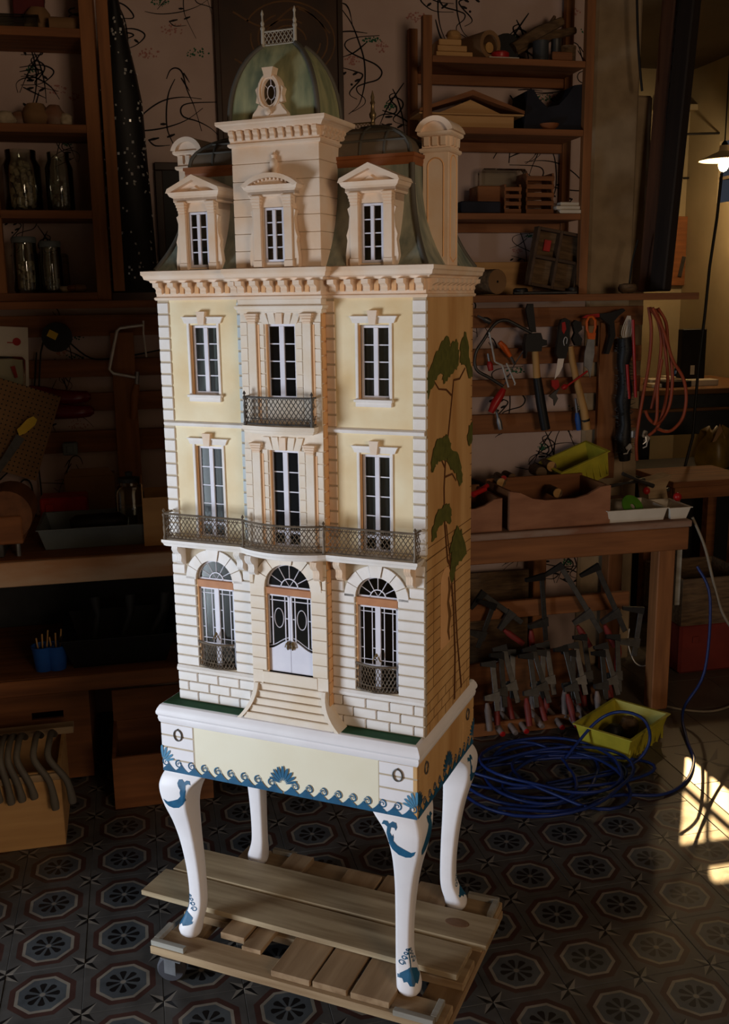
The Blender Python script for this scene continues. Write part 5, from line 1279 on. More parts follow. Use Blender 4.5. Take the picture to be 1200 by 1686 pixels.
a, c = W(-20, 1200, 1.5), W(150, 1200, 1.5)
t, w, d = crate('wooden_box', 'tall wooden box with a slot handle under the left bench', a.x-.05, c.x, 1.5, 1.9, .004, .34, 'pine', 0, .014, (.0, .11, .24, .268), 'box')
a, c = WZ(190, 1334, 0), WZ(330, 1325, 0)
t, w, d = crate('wooden_box', 'wooden box on the floor behind the left front leg of the stand', a.x, c.x+.05, 1.225, 1.56, 0, .19, 'pine', 0, .012, None, 'box')
part(t, 'raised_back', MB().box(-w, w, d-.012, d, .1905, .31, .002), MS['pine'])
a, c = W(300, 1300, 1.62), W(470, 1300, 1.62)
t, w, d = crate('wooden_box', "wooden box on the floor seen between the stand's left legs", -.90, -.48, 1.60, 1.9, 0, .2, 'ply', 0, .012, None, 'box')
b = pb(60, 1140, 195, 1148, 1.5, .1); solo('plank', 'thin plank lying on the tall wooden box under the left bench', 'plank', MB().box(-1.95, b[1], 1.52, 1.62, .346, .36, .002), MS['pine'])

# ------------------------------------------------------------------ pillar, beams, right shelf unit
pil = MB().box(.765, .975, 2.0785, 2.3, 0, 3.3, .012)
struct('pillar', pil, MS['pillar'])
struct('trim_1', MB().box(.976, 1.06, 2.12, 2.3, 0, 2.55, .01), MS['pillar'])
MS['beamwood'] = wood('old_beam', C(92,58,38), C(62,38,26), 2); MS['beamdark'] = wood('black_beam', C(40,30,24), C(26,20,16), 2)
def beam(label, p0, p1, w, d, m, notch=0):
    p0, p1 = Vector(p0), Vector(p1); L_ = (p1-p0).length; mb = MB().box(-w/2, w/2, -d/2, d/2, 0, L_, .006)
    rq = random.Random(int(w*1000)); o = thing('leaning_beam', label, 'beam', p0); o.rotation_euler = (p1-p0).to_track_quat('Z', 'Y').to_euler()
    part(o, 'beam', mb, m)
    if notch:
        for k in range(notch): z = L_*(.45+.54*k/notch); part(o, 'tread_block', MB().box(w/2, w/2+.008, -d/2+.005, d/2-.005, z, z+L_*.5/notch*.8, .002), m)
    return o
bm_lo, bm_hi = W(1066, 482, 2.0), W(1110, -40, 2.03)
def ext(lo, hi, z): t = (z-lo.z)/(hi.z-lo.z); return lo+(hi-lo)*t
beam('brown wooden beam leaning beside the pillar', ext(bm_lo, bm_hi, SHZ+.006), ext(bm_lo, bm_hi, 3.28), .072, .05, MS['beamwood'])
d_lo, d_hi = W(1086, 482, 1.90), W(1140, -40, 1.93)
beam('black notched beam leaning in front of the brown beam', ext(d_lo, d_hi, SHZ+.008), ext(d_lo, d_hi, 3.28), .085, .05, MS['beamdark'], 12)
solo('wire', 'thin black wire hanging beside the pillar, upper', 'wire', MB().tube([W(x, y, 1.97) for x, y in smooth_pts([(1048, -20), (1050, 60), (1053, 110), (1057, 150)])], .005, 6), MS['black'], 50)
solo('wire', 'thin black wire hanging beside the pillar, lower, to the shelf', 'wire', MB().tube([W(x, y, 1.92) for x, y in smooth_pts([(1050, 395), (1041, 430), (1035, 476), (1034, 482)])], .004, 6), MS['black'], 50)
rx0, rx1 = -.045, .655; RY0, RY1 = 1.85, 2.08
rs_ = thing('shelf_unit', 'tall open pine shelf unit with wood scraps right of the dome', 'shelf', (.3, 1.96, SHZ))
def rp(name, x0, x1, y0, y1, z0, z1, m): return part(rs_, name, MB().box(x0-.3, x1-.3, y0-1.96, y1-1.96, z0-SHZ, z1-SHZ, .0015), MS[m])
RZ = (2.04, 2.36, 2.615)
for x0, x1 in ((rx0, rx0+.036), (rx1-.036, rx1)):
    for y0, y1 in ((RY0, RY0+.03), (RY1-.03, RY1)): rp('upright', x0, x1, y0, y1, SHZ, 2.755 if x0 < 0 else 2.95, 'pine_z')
for z in RZ:
    rp('shelf', rx0+.037, rx1-.037, RY0, RY1, z-.024, z, 'pine'); rp('shelf_rail', rx0+.037, rx1-.037, RY1-.025, RY1-.005, z-.062, z-.025, 'pine')
def rb(px0, px1, Y): return W(px0, 250, Y).x, W(px1, 250, Y).x
z = RZ[2]+.001
for k in range(3):
    x0, x1 = rb(712+2*k, 770-9*k, 1.93); solo('wood_scrap', ('lowest','middle','top')[k]+' pale board of the small stack on the top right shelf', 'scrap', MB().box(x0, x1, 1.88, 1.98, z+k*.022, z+k*.022+.021, .002), MS['ply'], rot=(0, 0, 0))
rock('wood_scrap', 'broken pale piece of wood on top of the small stack, top right shelf', 'scrap', 745, z+.067, 1.93, .03, .03, .04, MS['ply'], 31)
a = W(790, 60, 1.95)
t = thing('hollow_log', 'hollow pale log lying on the top right shelf', 'log', (a.x-.01, 1.965, z+.053), (0, 0, -1.2))
part(t, 'bark_tube', MB().lathe([(.036, -.085), (.052, -.085), (.052, .085), (.036, .085), (.036, -.085)], 20, TR((0, 0, 0), (PI/2, 0, PI/2+.0)), False), MS['cardboard'], 40)
part(t, 'core', MB().lathe([(.02, -.08), (.02, .08)], 12, TR((0, 0, -.01), (PI/2, 0, PI/2))), MS['handle'], 40)
a = W(835, 60, 1.96); solo('black_roll', 'black roll behind the red lid on the top right shelf', 'roll', MB().tube([(a.x, 1.98, z+.062), (a.x+.03, 2.06, z+.062)], .058, 18), MS['black'], 40)
x0, x1 = rb(800, 848, 1.88); solo('paper_sheet', 'white paper sheet under the red lid, top right shelf', 'paper', MB().box(x0, x1, 1.855, 1.92, z, z+.003), MS['paper'])
solo('red_tin', 'bright red round tin on white paper on the top right shelf', 'tin', MB().lathe([(.034, 0), (.036, .004), (.036, .018), (.03, .024), (.01, .026)], 22), MS['red'], 40, ((x0+x1)/2-.005, 1.89, z+.004))
for k, (p0, p1, w, lab) in enumerate((((845, 80), (925, 35), .05, 'rough bark plank sloping up across the top right shelf'), ((850, 84), (900, 60), .04, 'short dark board leaning under the bark plank'), ((880, 70), (950, 48), .04, 'split bark piece at right on the top right shelf'), ((900, 62), (918, 24), .02, 'thin splinter sticking up from the bark pieces'))):
    a, c = W(*p0, 1.96), W(*p1, 1.98); m = MB(); m.tube([a+Vector((0, .01*k, 0)), (a+c)/2+Vector((0, .01*k, .008)), c+Vector((0, .01*k, 0))], [w*.45, w*.5, w*.35], 7); solo('bark_piece', lab, 'bark', m, MS['bark'])
for k, (px, r, h, mm, lab) in enumerate(((890, .032, .075, 'darkgrey', 'grey tin can among the bark on the top right shelf'), (915, .02, .085, 'darksteel', 'narrow dark can beside the grey tin, top right shelf'), (935, .036, .062, 'bark', 'round ribbed basket at the right end of the top right shelf'))):
    a = W(px, 80, 1.9); solo('can', lab, 'can', MB().lathe([(r*.96, 0), (r, .004), (r*.97, .01), (r*.97, h-.01), (r, h-.005), (r, h), (r*.9, h), (r*.9, h-.004)], 18), MS[mm], 35, (a.x, 1.90 if k < 2 else 1.91, z))
x0, x1 = rb(903, 935, 1.87); solo('wood_block', 'small brown block at the front of the top right shelf', 'block', MB().box(x0, x1, 1.852, 1.866, z, z+.03, .002), MS['pine'])
# wooden pediment model on the second shelf
z = RZ[1]+.001; x0, x1 = rb(700, 842, 1.9)
t = thing('pediment_model', 'unfinished wooden gable model on the second right shelf', 'model', ((x0+x1)/2, 1.93, z)); w = (x1-x0)/2
part(t, 'body', MB().box(-w, w, -.05, .06, 0, .045, .001).box(-w, -.04-w*.2, -.052, -.0505, 0, .045), MS['ply'])
part(t, 'cornice', MB().box(-w-.035, w+.035, -.07, .07, .0455, .052, .001), MS['ply']); part(t, 'gable', MB().prism([(-w*.75, .0525), (w*.75, .0525), (0, .105)], 'y', -.045, .05), MS['ply'])
for s in (-1, 1): part(t, 'roof_slope', MB().prism([(s*(w+.035), .0525), (s*(w+.035), .064), (0, .136), (0, .116)], 'y', -.075, .075), MS['pine'])
x0, x1 = rb(855, 962, 1.92); cx = (x0+x1)/2; w = (x1-x0)/2
solo('dark_saddle', 'dark saddle-shaped block on the second right shelf', 'block', MB().prism([(cx-w, z), (cx+w, z), (cx+w, z+.06), (cx+w*.92, z+.13), (cx+w*.75, z+.175), (cx+w*.5, z+.17), (cx+w*.3, z+.13), (cx+w*.05, z+.095), (cx-w*.3, z+.085), (cx-w*.55, z+.115), (cx-w*.72, z+.15), (cx-w*.9, z+.145)], 'y', 1.88, 2.04), MS['cloth'])
a = W(907, 195, 1.86); solo('small_bowl', 'small brown round bowl in front of the dark saddle-shaped block', 'bowl', MB().lathe([(.02, 0), (.036, .012), (.04, .022), (.036, .022), (.02, .006)], 18), MS['roof_brown'], 40, (a.x, 1.868+.012, z))
# third shelf
z = RZ[0]+.001
def slat_crate(label, px0, px1, Y, z, n, h=.024, dep=.12):
    x0, x1 = rb(px0, px1, Y); t = thing('slatted_crate', label, 'crate', ((x0+x1)/2, Y+dep/2, z)); w = (x1-x0)/2
    for k in range(n): part(t, 'slat', MB().box(-w, w, -dep/2, -dep/2+.006, k*h+.002, k*h+h*.62, .001), MS['pine'])
    for k in range(n): part(t, 'slat', MB().box(-w, w, dep/2-.006, dep/2, k*h+.002, k*h+h*.62, .001), MS['pine'])
    for s in (-1, 1): part(t, 'end_panel', MB().box(s*w, s*(w-.008), -dep/2+.0065, dep/2-.0065, 0, n*h, .001), MS['pine'])
    part(t, 'bottom', MB().box(-w+.008, w-.008, -dep/2+.0065, dep/2-.0065, 0, .004), MS['pine'])
slat_crate('small slatted crate at left on the third right shelf', 832, 860, 1.87, z, 4, .028)
slat_crate('wider slatted crate in the middle of the third right shelf', 868, 914, 1.90, z, 5, .032)
x0, x1 = rb(790, 838, 1.9); solo('wood_block', 'brown wooden block at the left end of the third right shelf', 'block', MB().box(x0, x1-.012, 1.92, 2.03, z, z+.11, .003), MS['pine'])
x0, x1 = rb(755, 820, 1.9); solo('dark_folder', 'dark flat folder lying left on the third right shelf', 'folder', MB().box(x0, x1, 1.86, 1.915, z, z+.045, .004), MS['cloth'])
x0, x1 = rb(795, 870, 1.98); m = MB().box(x0, x1, 1.98, 2.05, z+.111, z+.185, .01); solo('clear_bag', 'dusty clear plastic bag on the wooden block, third right shelf', 'bag', m, MS['jar'])
for k, (px0, px1, zz) in enumerate(((922, 968, 0), (918, 960, .0155), (926, 966, .031))):
    x0, x1 = rb(px0, px1, 1.87); solo('white_strip', ('lowest','middle','top')[k]+' white ribbed strip in the pile at the right end of the third shelf', 'strip', MB().box(x0, x1, 1.855+.01*k, 1.895+.01*k, z+zz, z+zz+.0145, .002), MS['paper'])
# on the long shelf, right
z = SHZ+.001
x0, x1 = rb(760, 885, 2.03); solo('pale_board', 'pale board standing behind the log on the long shelf', 'board', MB().box(x0, x1, 2.05, 2.065, z, z+.135, .002), MS['ply'])
a, c = W(788, 480, 1.93), W(838, 480, 1.93)
t = thing('cut_log', 'short cut log lying on the long shelf right of the cornice', 'log', (a.x, 1.92, z+.052), (0, 0, .0))
part(t, 'bark', MB().tube([(-.02, .09, 0), (.05, -.07, 0)], .05, 18), MS['bark'], 40); part(t, 'cut_face', MB().tube([(.0503, -.0706, 0), (.0507, -.0716, 0)], .049, 18), MS['cardboard'], 40); part(t, 'heart_mark', MB().tube([(.0508, -.0718, 0), (.0511, -.0725, 0)], .005, 8), MS['black'])
t = thing('type_tray', 'dark wooden compartment tray tilted on the long shelf, red tag inside', 'tray', (W(915, 440, 1.90).x, 1.91, z+.137), (.0, .17, 0)); w, h = .105, .118
part(t, 'back', MB().box(-w, w, .02, .026, -h, h), MS['bark'])
MS['oldtray'] = wood('dark_tray_wood', C(84,62,44), C(56,40,28), 0)
for x in (-w, -.005, w-.012): part(t, 'divider', MB().box(x, x+.012, -.02, .0195, -h, h, .001), MS['oldtray'])
for q in (-h, -.006, h-.012):
    for x0_, x1_ in ((-w+.0125, -.0055), (.0075, w-.0125)): part(t, 'divider', MB().box(x0_, x1_, -.02, .0195, q, q+.012, .001), MS['oldtray'])
part(t, 'red_tag', MB().box(-.055, -.025, .012, .0195, .03, .075, .001), MS['red'])
for k, (px, r, mm, lab) in enumerate(((855, .03, 'black', 'dark round tin on the long shelf between log and tray'), (940, .02, 'darksteel', 'small ring-shaped fitting on the long shelf below the tray'))):
    a = W(px, 490, 1.87); solo('tin', lab, 'tin', MB().lathe([(r*.5, 0), (r, .002), (r, .02), (r*.8, .026), (r*.4, .026), (r*.4, .01)], 16), MS[mm], 40, (a.x, 1.86, z))
a = W(1034, 490, 1.9); solo('cork_ball', 'brown round stopper on the end of the long shelf by the beams', 'stopper', MB().lathe([(.022, 0), (.036, .008), (.04, .022), (.034, .036), (.012, .04)], 16), MS['bark'], 50, (a.x-.005, 1.9, z))
solo('twisted_rod', 'dark metal rod lying along the front of the long shelf', 'rod', MB().tube([(.33, 1.835, z+.006), (.46, 1.84, z+.006), (.60, 1.832, z+.006)], .006, 8), MS['darksteel'], 50)

# ------------------------------------------------------------------ hand tools on the slats
YT = 2.03
def P5(x, y, Y=YT): return W(760+x/5, 470+y/5, Y)
def flat(pts, Y, th, f=P5):                 # flat tool plate from crop points
    m = MB(); q = [f(x, y, Y) for x, y in pts]; m.prism([(p.x, p.z) for p in q], 'y', Y-th/2, Y+th/2); return m
t = thing('bent_wire_hook', 'bright bent wire hook hanging among the tools nearest the house', 'hook', (0, 0, 0))
part(t, 'wire', MB().tube([P5(*p, 1.96) for p in ((225, 385), (235, 430), (272, 625), (285, 635), (330, 655), (340, 680), (375, 800), (385, 838))], .0042, 6), MS['chrome'], 50); part(t, 'wire_end', MB().tube([P5(*p, 1.96) for p in ((368, 640), (400, 710), (440, 805), (434, 822))], .0038, 6), MS['chrome'], 50)
t = thing('fret_saw', 'steel fret saw with red handle near the house corner', 'saw', (0, 0, 0))
part(t, 'frame', MB().tube([P5(*p, 1.985) for p in smooth_pts([(575, 390), (470, 335), (360, 285), (270, 320), (180, 450), (115, 560), (120, 690), (230, 760), (340, 830)], 4)], .007, 8), MS['darksteel'], 50)
part(t, 'blade', MB().tube([P5(*p, 1.985) for p in ((580, 395), (520, 520), (440, 640), (350, 820))], .0025, 4), MS['steel']); part(t, 'handle', MB().tube([P5(*p, 1.985) for p in ((345, 850), (325, 890), (275, 970), (238, 1045))], [.011, .017, .019, .013], 12), MS['red'], 50)
t = thing('hammer', 'hammer with half black handle hanging in the middle of the rack', 'hammer', (0, 0, 0))
part(t, 'head', flat([(525, 400), (640, 390), (655, 440), (690, 450), (690, 490), (650, 500), (645, 540), (530, 545), (515, 600), (510, 480)], 1.975, .035), MS['black'])
part(t, 'wood_handle', MB().tube([P5(605, 540, 1.975), P5(620, 760, 1.975)], [.014, .016], 10), MS['handle'], 50); part(t, 'black_grip', MB().tube([P5(621, 761, 1.975), P5(650, 960, 1.975), P5(690, 1185, 1.975)], [.018, .021, .021], 12), MS['black'], 50)
solo('pry_bar', 'flat black pry bar above the hammer head', 'bar', flat([(525, 200), (540, 150), (585, 150), (610, 385), (560, 385)], 2.0, .012), MS['black'])
t = thing('carving_knife', 'knife with bright blade and black red handle', 'knife', (0, 0, 0))
part(t, 'handle', flat([(800, 330), (815, 280), (850, 268), (885, 290), (880, 480), (850, 600), (790, 600), (770, 560)], 1.985, .02), MS['black']); part(t, 'red_inlay', flat([(825, 305), (850, 300), (860, 360), (840, 400), (825, 370)], 1.973, .003), MS['red'])
part(t, 'blade', flat([(792, 602), (842, 602), (830, 670), (800, 730), (764, 772), (778, 690)], 1.985, .003), mat('knife_blade', C(236,224,214), C(220,206,194), .35, 10, metal=.3)); part(t, 'rivet', MB().tube([P5(*p, 1.972) for p in smooth_pts([(845, 495), (838, 460), (852, 425), (868, 440), (862, 480)], 3)], .002, 6), MS['chrome'])
solo('mallet_pliers', 'black pliers hanging right of the knife', 'pliers', flat([(905, 310), (930, 285), (975, 300), (985, 360), (950, 390), (985, 440), (975, 490), (930, 495), (905, 440), (925, 390)], 1.995, .02), MS['black'])
t = thing('claw_mallet', 'long pale wooden handle hanging askew right of the knife', 'mallet', (0, 0, 0))
part(t, 'handle', MB().tube([P5(*p, 1.98) for p in ((895, 500), (910, 620), (950, 800), (1005, 1020), (1030, 1185))], [.013, .014, .015, .017, .018], 12), MS['handle'], 50); part(t, 'tape_band', MB().tube([P5(1018, 1100, 1.98), P5(1022, 1118, 1.98)], .0185, 12), MS['black'])
t = thing('tin_snips', 'orange loop handled snips with grey blades', 'snips', (0, 0, 0))
part(t, 'orange_loop', MB().tube([P5(*p, 1.98) for p in ((1045, 400), (1030, 360), (1028, 300), (1045, 262), (1075, 256), (1098, 285), (1100, 345), (1085, 400))], .006, 8, True), MS['orange'], 50)
part(t, 'orange_shank', flat([(1030, 390), (1100, 390), (1090, 445), (1040, 440)], 1.98, .014), MS['orange']); part(t, 'blade', flat([(1035, 445), (1090, 447), (1090, 560), (1055, 760), (1040, 690), (1005, 660), (1010, 560)], 1.982, .006), MS['steel'])
t = thing('screwdriver', 'thin red shafted screwdriver slanting over the pale handle', 'screwdriver', (0, 0, 0))
part(t, 'shaft', MB().tube([P5(1035, 705, 1.955), P5(870, 825, 1.955)], .0045, 8), MS['red'], 50); part(t, 'bulb', MB().tube([P5(872, 824, 1.955), P5(850, 832, 1.955), P5(825, 850, 1.955)], [.006, .013, .008], 10), MS['red'], 50)
t = thing('small_pliers', 'small red jawed pliers below the knife point', 'pliers', (0, 0, 0))
part(t, 'grip', flat([(735, 780), (790, 775), (800, 830), (770, 860), (740, 830)], 1.99, .015), MS['red']); part(t, 'jaw', flat([(775, 860), (800, 850), (775, 900), (790, 930), (760, 990), (755, 940), (715, 910)], 1.99, .01), MS['darksteel'])
t = thing('wood_chisel', 'chisel with orange handle behind the fret saw', 'chisel', (0, 0, 0))
part(t, 'handle', MB().tube([P5(310, 465, 2.01), P5(350, 510, 2.01), P5(400, 585, 2.01)], [.010, .014, .009], 10), MS['orange'], 50); part(t, 'blade', MB().tube([P5(402, 587, 2.01), P5(440, 650, 2.01)], .006, 6), MS['steel'])
for k, (a_, b_, mm, lab) in enumerate((((215, 560), (240, 700), 'red', 'short red handled file left of the bright wire hook'), ((280, 1010), (320, 1185), 'steel', 'grey steel chisel hanging below the red saw handle'), ((935, 930), (965, 1190), 'blueplastic', 'blue and red file behind the pale wooden handle'), ((130, 250), (235, 300), 'darksteel', 'dark curved sickle blade at the top left of the tools'))):
    p, q = P5(*a_, 2.005), P5(*b_, 2.005); t = thing('file', lab, 'file', (0, 0, 0)); m_ = p+(q-p)*.45
    part(t, 'shank', MB().tube([p, m_], [.005, .006], 6), MS['steel'], 50); part(t, 'grip', MB().tube([m_, m_+(q-p)*.2, q], [.008, .013, .011], 10), MS[mm], 50)
def P4(x, y, Y=YT): return W(940+x/4.615, 470+y/4.615, Y)
t = thing('ratchet_clamp', 'black clamp with red jaw hooked on the top rail', 'clamp', (0, 0, 0))
part(t, 'body', flat([(210, 215), (300, 205), (390, 175), (405, 190), (355, 230), (320, 270), (330, 380), (280, 520), (255, 520), (290, 380), (285, 300), (215, 240)], 1.99, .022, P4), MS['black']); part(t, 'red_jaw', flat([(80, 245), (110, 225), (210, 212), (212, 240), (120, 250)], 1.99, .014, P4), MS['red'])
t = thing('string_hank', 'small hank of white string hanging on the rail end', 'string', (0, 0, 0))
for k in range(6): part(t, 'strand', MB().tube([P4(*p, 1.98) for p in smooth_pts([(430+4*k, 230), (400+12*k, 300), (385+14*k, 370), (410+5*k, 410), (430-2*k, 360), (440, 280)], 3)], .002, 5), MS['paper'])
t = thing('black_tinsel', 'long bristly black garland hanging by the upright', 'garland', (0, 0, 0))
p0, p1 = P4(405, 400, 1.97), P4(400, 1330, 1.97)
part(t, 'core', MB().tube([p0+(p1-p0)*k/10+Vector((.006*math.sin(k*2.1), 0, 0)) for k in range(11)], [.03+.006*math.sin(k*1.7) for k in range(11)], 10), MS['black'], 60)
m = MB(); rq = random.Random(8)
for k in range(240):
    c = p0+(p1-p0)*rq.random(); an = rq.uniform(0, 2*PI); d = Vector((math.cos(an), math.sin(an), rq.uniform(-.5, .5))); m.tube([c+d*.025, c+d*rq.uniform(.036, .05)], [.0022, .0004], 3)
o = part(t, 'bristles', m, MS['darkgrey']); o['kind'] = 'stuff'
for k, (x0, x1, y0, y1) in enumerate(((425, 440, 600, 860), (470, 490, 260, 850))):
    solo('red_bar', ('short red bar hanging beside the black garland', 'long red bar hanging beside the black garland')[k], 'bar', MB().tube([P4(x0, y0, 1.94), P4(x1, y1, 1.94)], .007, 8), MS['red'], 50)
MS['hose'] = mat('hose_orange', C(150,66,36), C(120,50,28), .5, 20)
t = thing('orange_hose', 'coil of thin orange hose hanging from the rail end', 'hose', (0, 0, 0))
for k, pts in enumerate(([(590, 165), (610, 350), (590, 600), (545, 850), (510, 1060), (495, 1200), (500, 1330)], [(600, 170), (660, 270), (685, 420), (670, 620), (640, 800), (610, 940)], [(640, 180), (690, 320), (720, 520), (735, 720), (715, 900), (660, 1070), (590, 1140)],
           [(660, 175), (720, 280), (735, 430), (760, 560), (770, 720), (750, 900), (690, 1020), (640, 1050), (590, 1010), (565, 950)], [(620, 170), (700, 340), (770, 560), (850, 700), (875, 850), (850, 1000), (780, 1090), (720, 1110), (660, 1090)], [(690, 560), (660, 760), (655, 900), (650, 1010), (630, 1060)])):
    part(t, 'hose_loop', MB().tube([P4(x, y, 1.90-.012*k) for x, y in smooth_pts(pts, 5)], .0072, 8), MS['hose'], 60)
for k, (x, y) in enumerate(((475, 1130), (560, 1130), (575, 1170), (440, 1230))):
    a = P4(x, y, 1.93); solo('metal_clip', ('steel clip left of the hanging hose end', 'upper steel clip right of the hanging hose end', 'lower steel clip right of the hanging hose end', 'steel clip low on the black garland')[k], 'clip', MB().box(-.012, .012, -.006, .006, -.016, .016, .004).tube([(0, -.01, -.01), (.006, -.014, -.03), (-.004, -.01, -.045)], .003, 6), MS['chrome'], None, (a.x, a.y, a.z), (0, .3*k, .2))

# ------------------------------------------------------------------ right bench
RB = thing('workbench', 'wooden workbench with drawers of tools right of the house', 'workbench', (.45, 1.78, 0))
def rbp(name, x0, x1, y0, y1, z0, z1, m, b=.004): return part(RB, name, MB().box(x0-.45, x1-.45, y0-1.78, y1-1.78, z0, z1, b), MS[m])
ZR = .822
rbp('bench_top', -.36, .985, 1.50, 2.06, .795, ZR, 'dusty'); rbp('front_apron', -.36, .975, 1.503, 1.53, .70, .7945, 'pine')
rbp('leg', .86, .935, 1.5305, 1.60, 0, .7945, 'pine_z'); rbp('leg', .50, .56, 1.97, 2.04, 0, .7945, 'pine_z'); rbp('leg', -.34, -.27, 1.5305, 1.60, 0, .7945, 'pine_z'); rbp('leg', .86, .93, 1.97, 2.04, 0, .7945, 'pine_z')
rbp('lower_rail', -.26, .855, 1.75, 1.775, .385, .46, 'pine', .003); rbp('back_board', -.36, .49, 2.0, 2.02, .10, .52, 'bark', .002)
rbp('grey_batten', .952, .975, 1.545, 1.60, .45, .70, 'batten', .003)
def drawer(label, px0, px1, pyb, hf, dep, rot, y=1.53):
    a, c = W(px0, pyb, y), W(px1, pyb, y); w = (c.x-a.x)/2; t = thing('drawer_box', label, 'drawer', ((a.x+c.x)/2, y+dep/2, ZR+.001), (0, 0, rot)); d = dep/2
    dip = [(-w, 0), (w, 0), (w, hf), (w*.8, hf*.98), (w*.55, hf*.80), (w*.3, hf*.72), (-w*.3, hf*.72), (-w*.55, hf*.78), (-w*.8, hf*.95), (-w, hf)]
    part(t, 'front_board', MB().prism(dip, 'y', -d, -d+.014), MS['ply2']); part(t, 'back_board', MB().box(-w, w, d-.012, d, 0, hf*1.05, .001), MS['pine'])
    for s in (-1, 1): part(t, 'side_board', MB().box(s*w, s*(w-.012), -d+.0145, d-.0125, 0, hf, .001), MS['pine_y'])
    part(t, 'bottom_board', MB().box(-w+.012, w-.012, -d+.0145, d-.0125, .004, .012), MS['pine']); return t
MS['ply2'] = mat('pinkish_ply', C(150,100,70), C(126,80,54), .7, 9, .9, .1, (1,3,3))
drawer('wooden drawer with scooped front on the right bench', 836, 1003, 868, .155, .26, .03)
drawer('wooden drawer half hidden by the house on the right bench', 700, 826, 880, .13, .28, 0)
for k, (px, py, Y, r, mm, lab) in enumerate(((918, 812, 1.62, .020, 'handle', 'round pale dowel end in the scooped drawer'), (825, 795, 1.72, .020, 'handle', 'round pale dowel end left of the red one'), (829, 789, 1.76, .016, 'red', 'red dowel end at the back of the half hidden drawer'), (843, 787, 1.8, .018, 'bark', 'brown dowel end behind the red one'), (891, 778, 1.84, .024, 'bark', 'thick brown dowel end behind the scooped drawer'), (908, 768, 1.86, .022, 'handle', 'pale dowel standing under the yellow crate'))):
    a = W(px, py, Y); t = thing('dowel', lab, 'dowel', (a.x, Y, a.z)); part(t, 'stick', MB().tube([(0, 0, 0), (.015, .12, -.006)], r, 14), MS['bark'], 40); part(t, 'end_face', MB().tube([(0, -.0012, 0), (0, -.0003, 0)], r*.97, 14), MS[mm])
t = thing('red_cutters', 'red handled cutters in the half hidden drawer', 'cutters', W(790, 812, 1.6)); part(t, 'grip', MB().tube([(-.03, 0, -.004), (.03, .02, .012)], [.012, .01], 8), MS['red'], 50); part(t, 'grip', MB().tube([(-.02, .02, -.01), (.05, .05, .02)], [.011, .009], 8), MS['red'], 50)
def tilted_tub(name, label, c, w, d, h, tap, m, rot):
    def r_(o, z): return [(-w+o, -d+o, z), (w-o, -d+o, z), (w-o, d-o, z), (-w+o, d-o, z)]
    t = thing(name, label, 'crate', c, rot); th = .004
    mb = MB().loft([r_(tap+th, th), r_(tap, 0), r_(0, h-.004), r_(-.008, h-.004), r_(-.008, h), r_(th, h), r_(tap+th, th)], False); mb.add(r_(tap, 0), [(0, 1, 2, 3)]); mb.add(r_(tap+th, th), [(0, 1, 2, 3)])
    part(t, 'tub', mb, m)
    for k in range(7): x = -w+.02+k*(2*w-.04)/6; part(t, 'rib', MB().box(x-.002, x+.002, -d+tap*.45-.0035, -d+tap*.45+.004, .012, h-.012, 0, TR((0, 0, 0), (0, 0, 0))), m)
    return t
tilted_tub('plastic_crate', 'yellow green plastic crate tipped up at the back of the right bench', (W(960, 790, 1.86).x, 1.90, ZR+.112), .115, .085, .115, .012, MS['lime'], (.12, -.34, .1))
q = W(960, 800, 1.9); solo('wood_block', 'dark block of timber under the tipped yellow crate', 'block', MB().box(q.x-.07, q.x+.05, 1.86, 1.99, ZR+.001, ZR+.07, .004), MS['bark'])
a, c = W(1003, 845, 1.52), W(1100, 845, 1.52)
tray('white_tray', 'long white tray of odds and ends at the right end of the bench', 'tray', a.x, c.x, 1.53, 1.74, ZR+.001, .052, MS['paper'], .01)
a, c = W(1104, 840, 1.52), W(1138, 840, 1.52)
tray('white_tray', 'small white tub on the corner of the right bench', 'tray', a.x, c.x, 1.525, 1.70, ZR+.001, .05, MS['paper'], .012)
a = W(1042, 818, 1.6); solo('green_disc', 'bright green round disc leaning in the long white tray', 'disc', MB().lathe([(.012, -.003), (.05, -.003), (.052, 0), (.05, .003), (.012, .003), (.012, -.003)], 28, None, False), mat('green_disc', C(84,140,40), C(66,112,32), .5, 20), 40, (a.x, 1.6, ZR+.05), (.9, .35, 0))
a = W(1093, 785, 1.72); solo('wood_block', 'pale upright block of wood leaning at the end of the right bench', 'block', MB().prism([(-.045, 0), (.05, 0), (.035, .085), (.055, .12), (.06, .135), (.03, .13), (-.06, .12)], 'y', -.035, .035), MS['deal'], None, (a.x, 1.79, ZR+.002), (0, -.05, .1))
for k, (px, py, Y, r, mm, lab) in enumerate(((1064, 808, 1.66, .016, 'red', 'red knob in the long white tray'), (1115, 818, 1.6, .018, 'red', 'dark red ball in the small white tub'), (1062, 787, 1.9, .028, 'blueplastic', 'dark blue ball at the back of the right bench'), (990, 800, 1.68, .02, 'black', 'black knob by the scooped drawer corner'))):
    a = W(px, py, Y); solo('knob', lab, 'knob', MB().lathe([(r*.3, -r), (r*.8, -r*.6), (r, 0), (r*.8, r*.6), (r*.3, r)], 14), MS[mm], 60, (a.x, Y, max(a.z, ZR+r+.002) if k < 2 else ZR+r+.001))
for k, (p, q, lab) in enumerate((((1025, 780), (1075, 800), 'dark long tool lying across the white tray, rear'), ((1005, 800), (1060, 790), 'dark long tool lying across the white tray, front'), ((1070, 812), (1100, 806), 'short dark rod in the white tray beside the red knob'))):
    a, c = W(*p, 1.66+.05*k), W(*q, 1.70+.05*k); solo('long_tool', lab, 'tool', MB().tube([a, (a+c)/2, c], [.008, .006, .01], 8), MS['darksteel'], 50)
m = MB(); rings = []
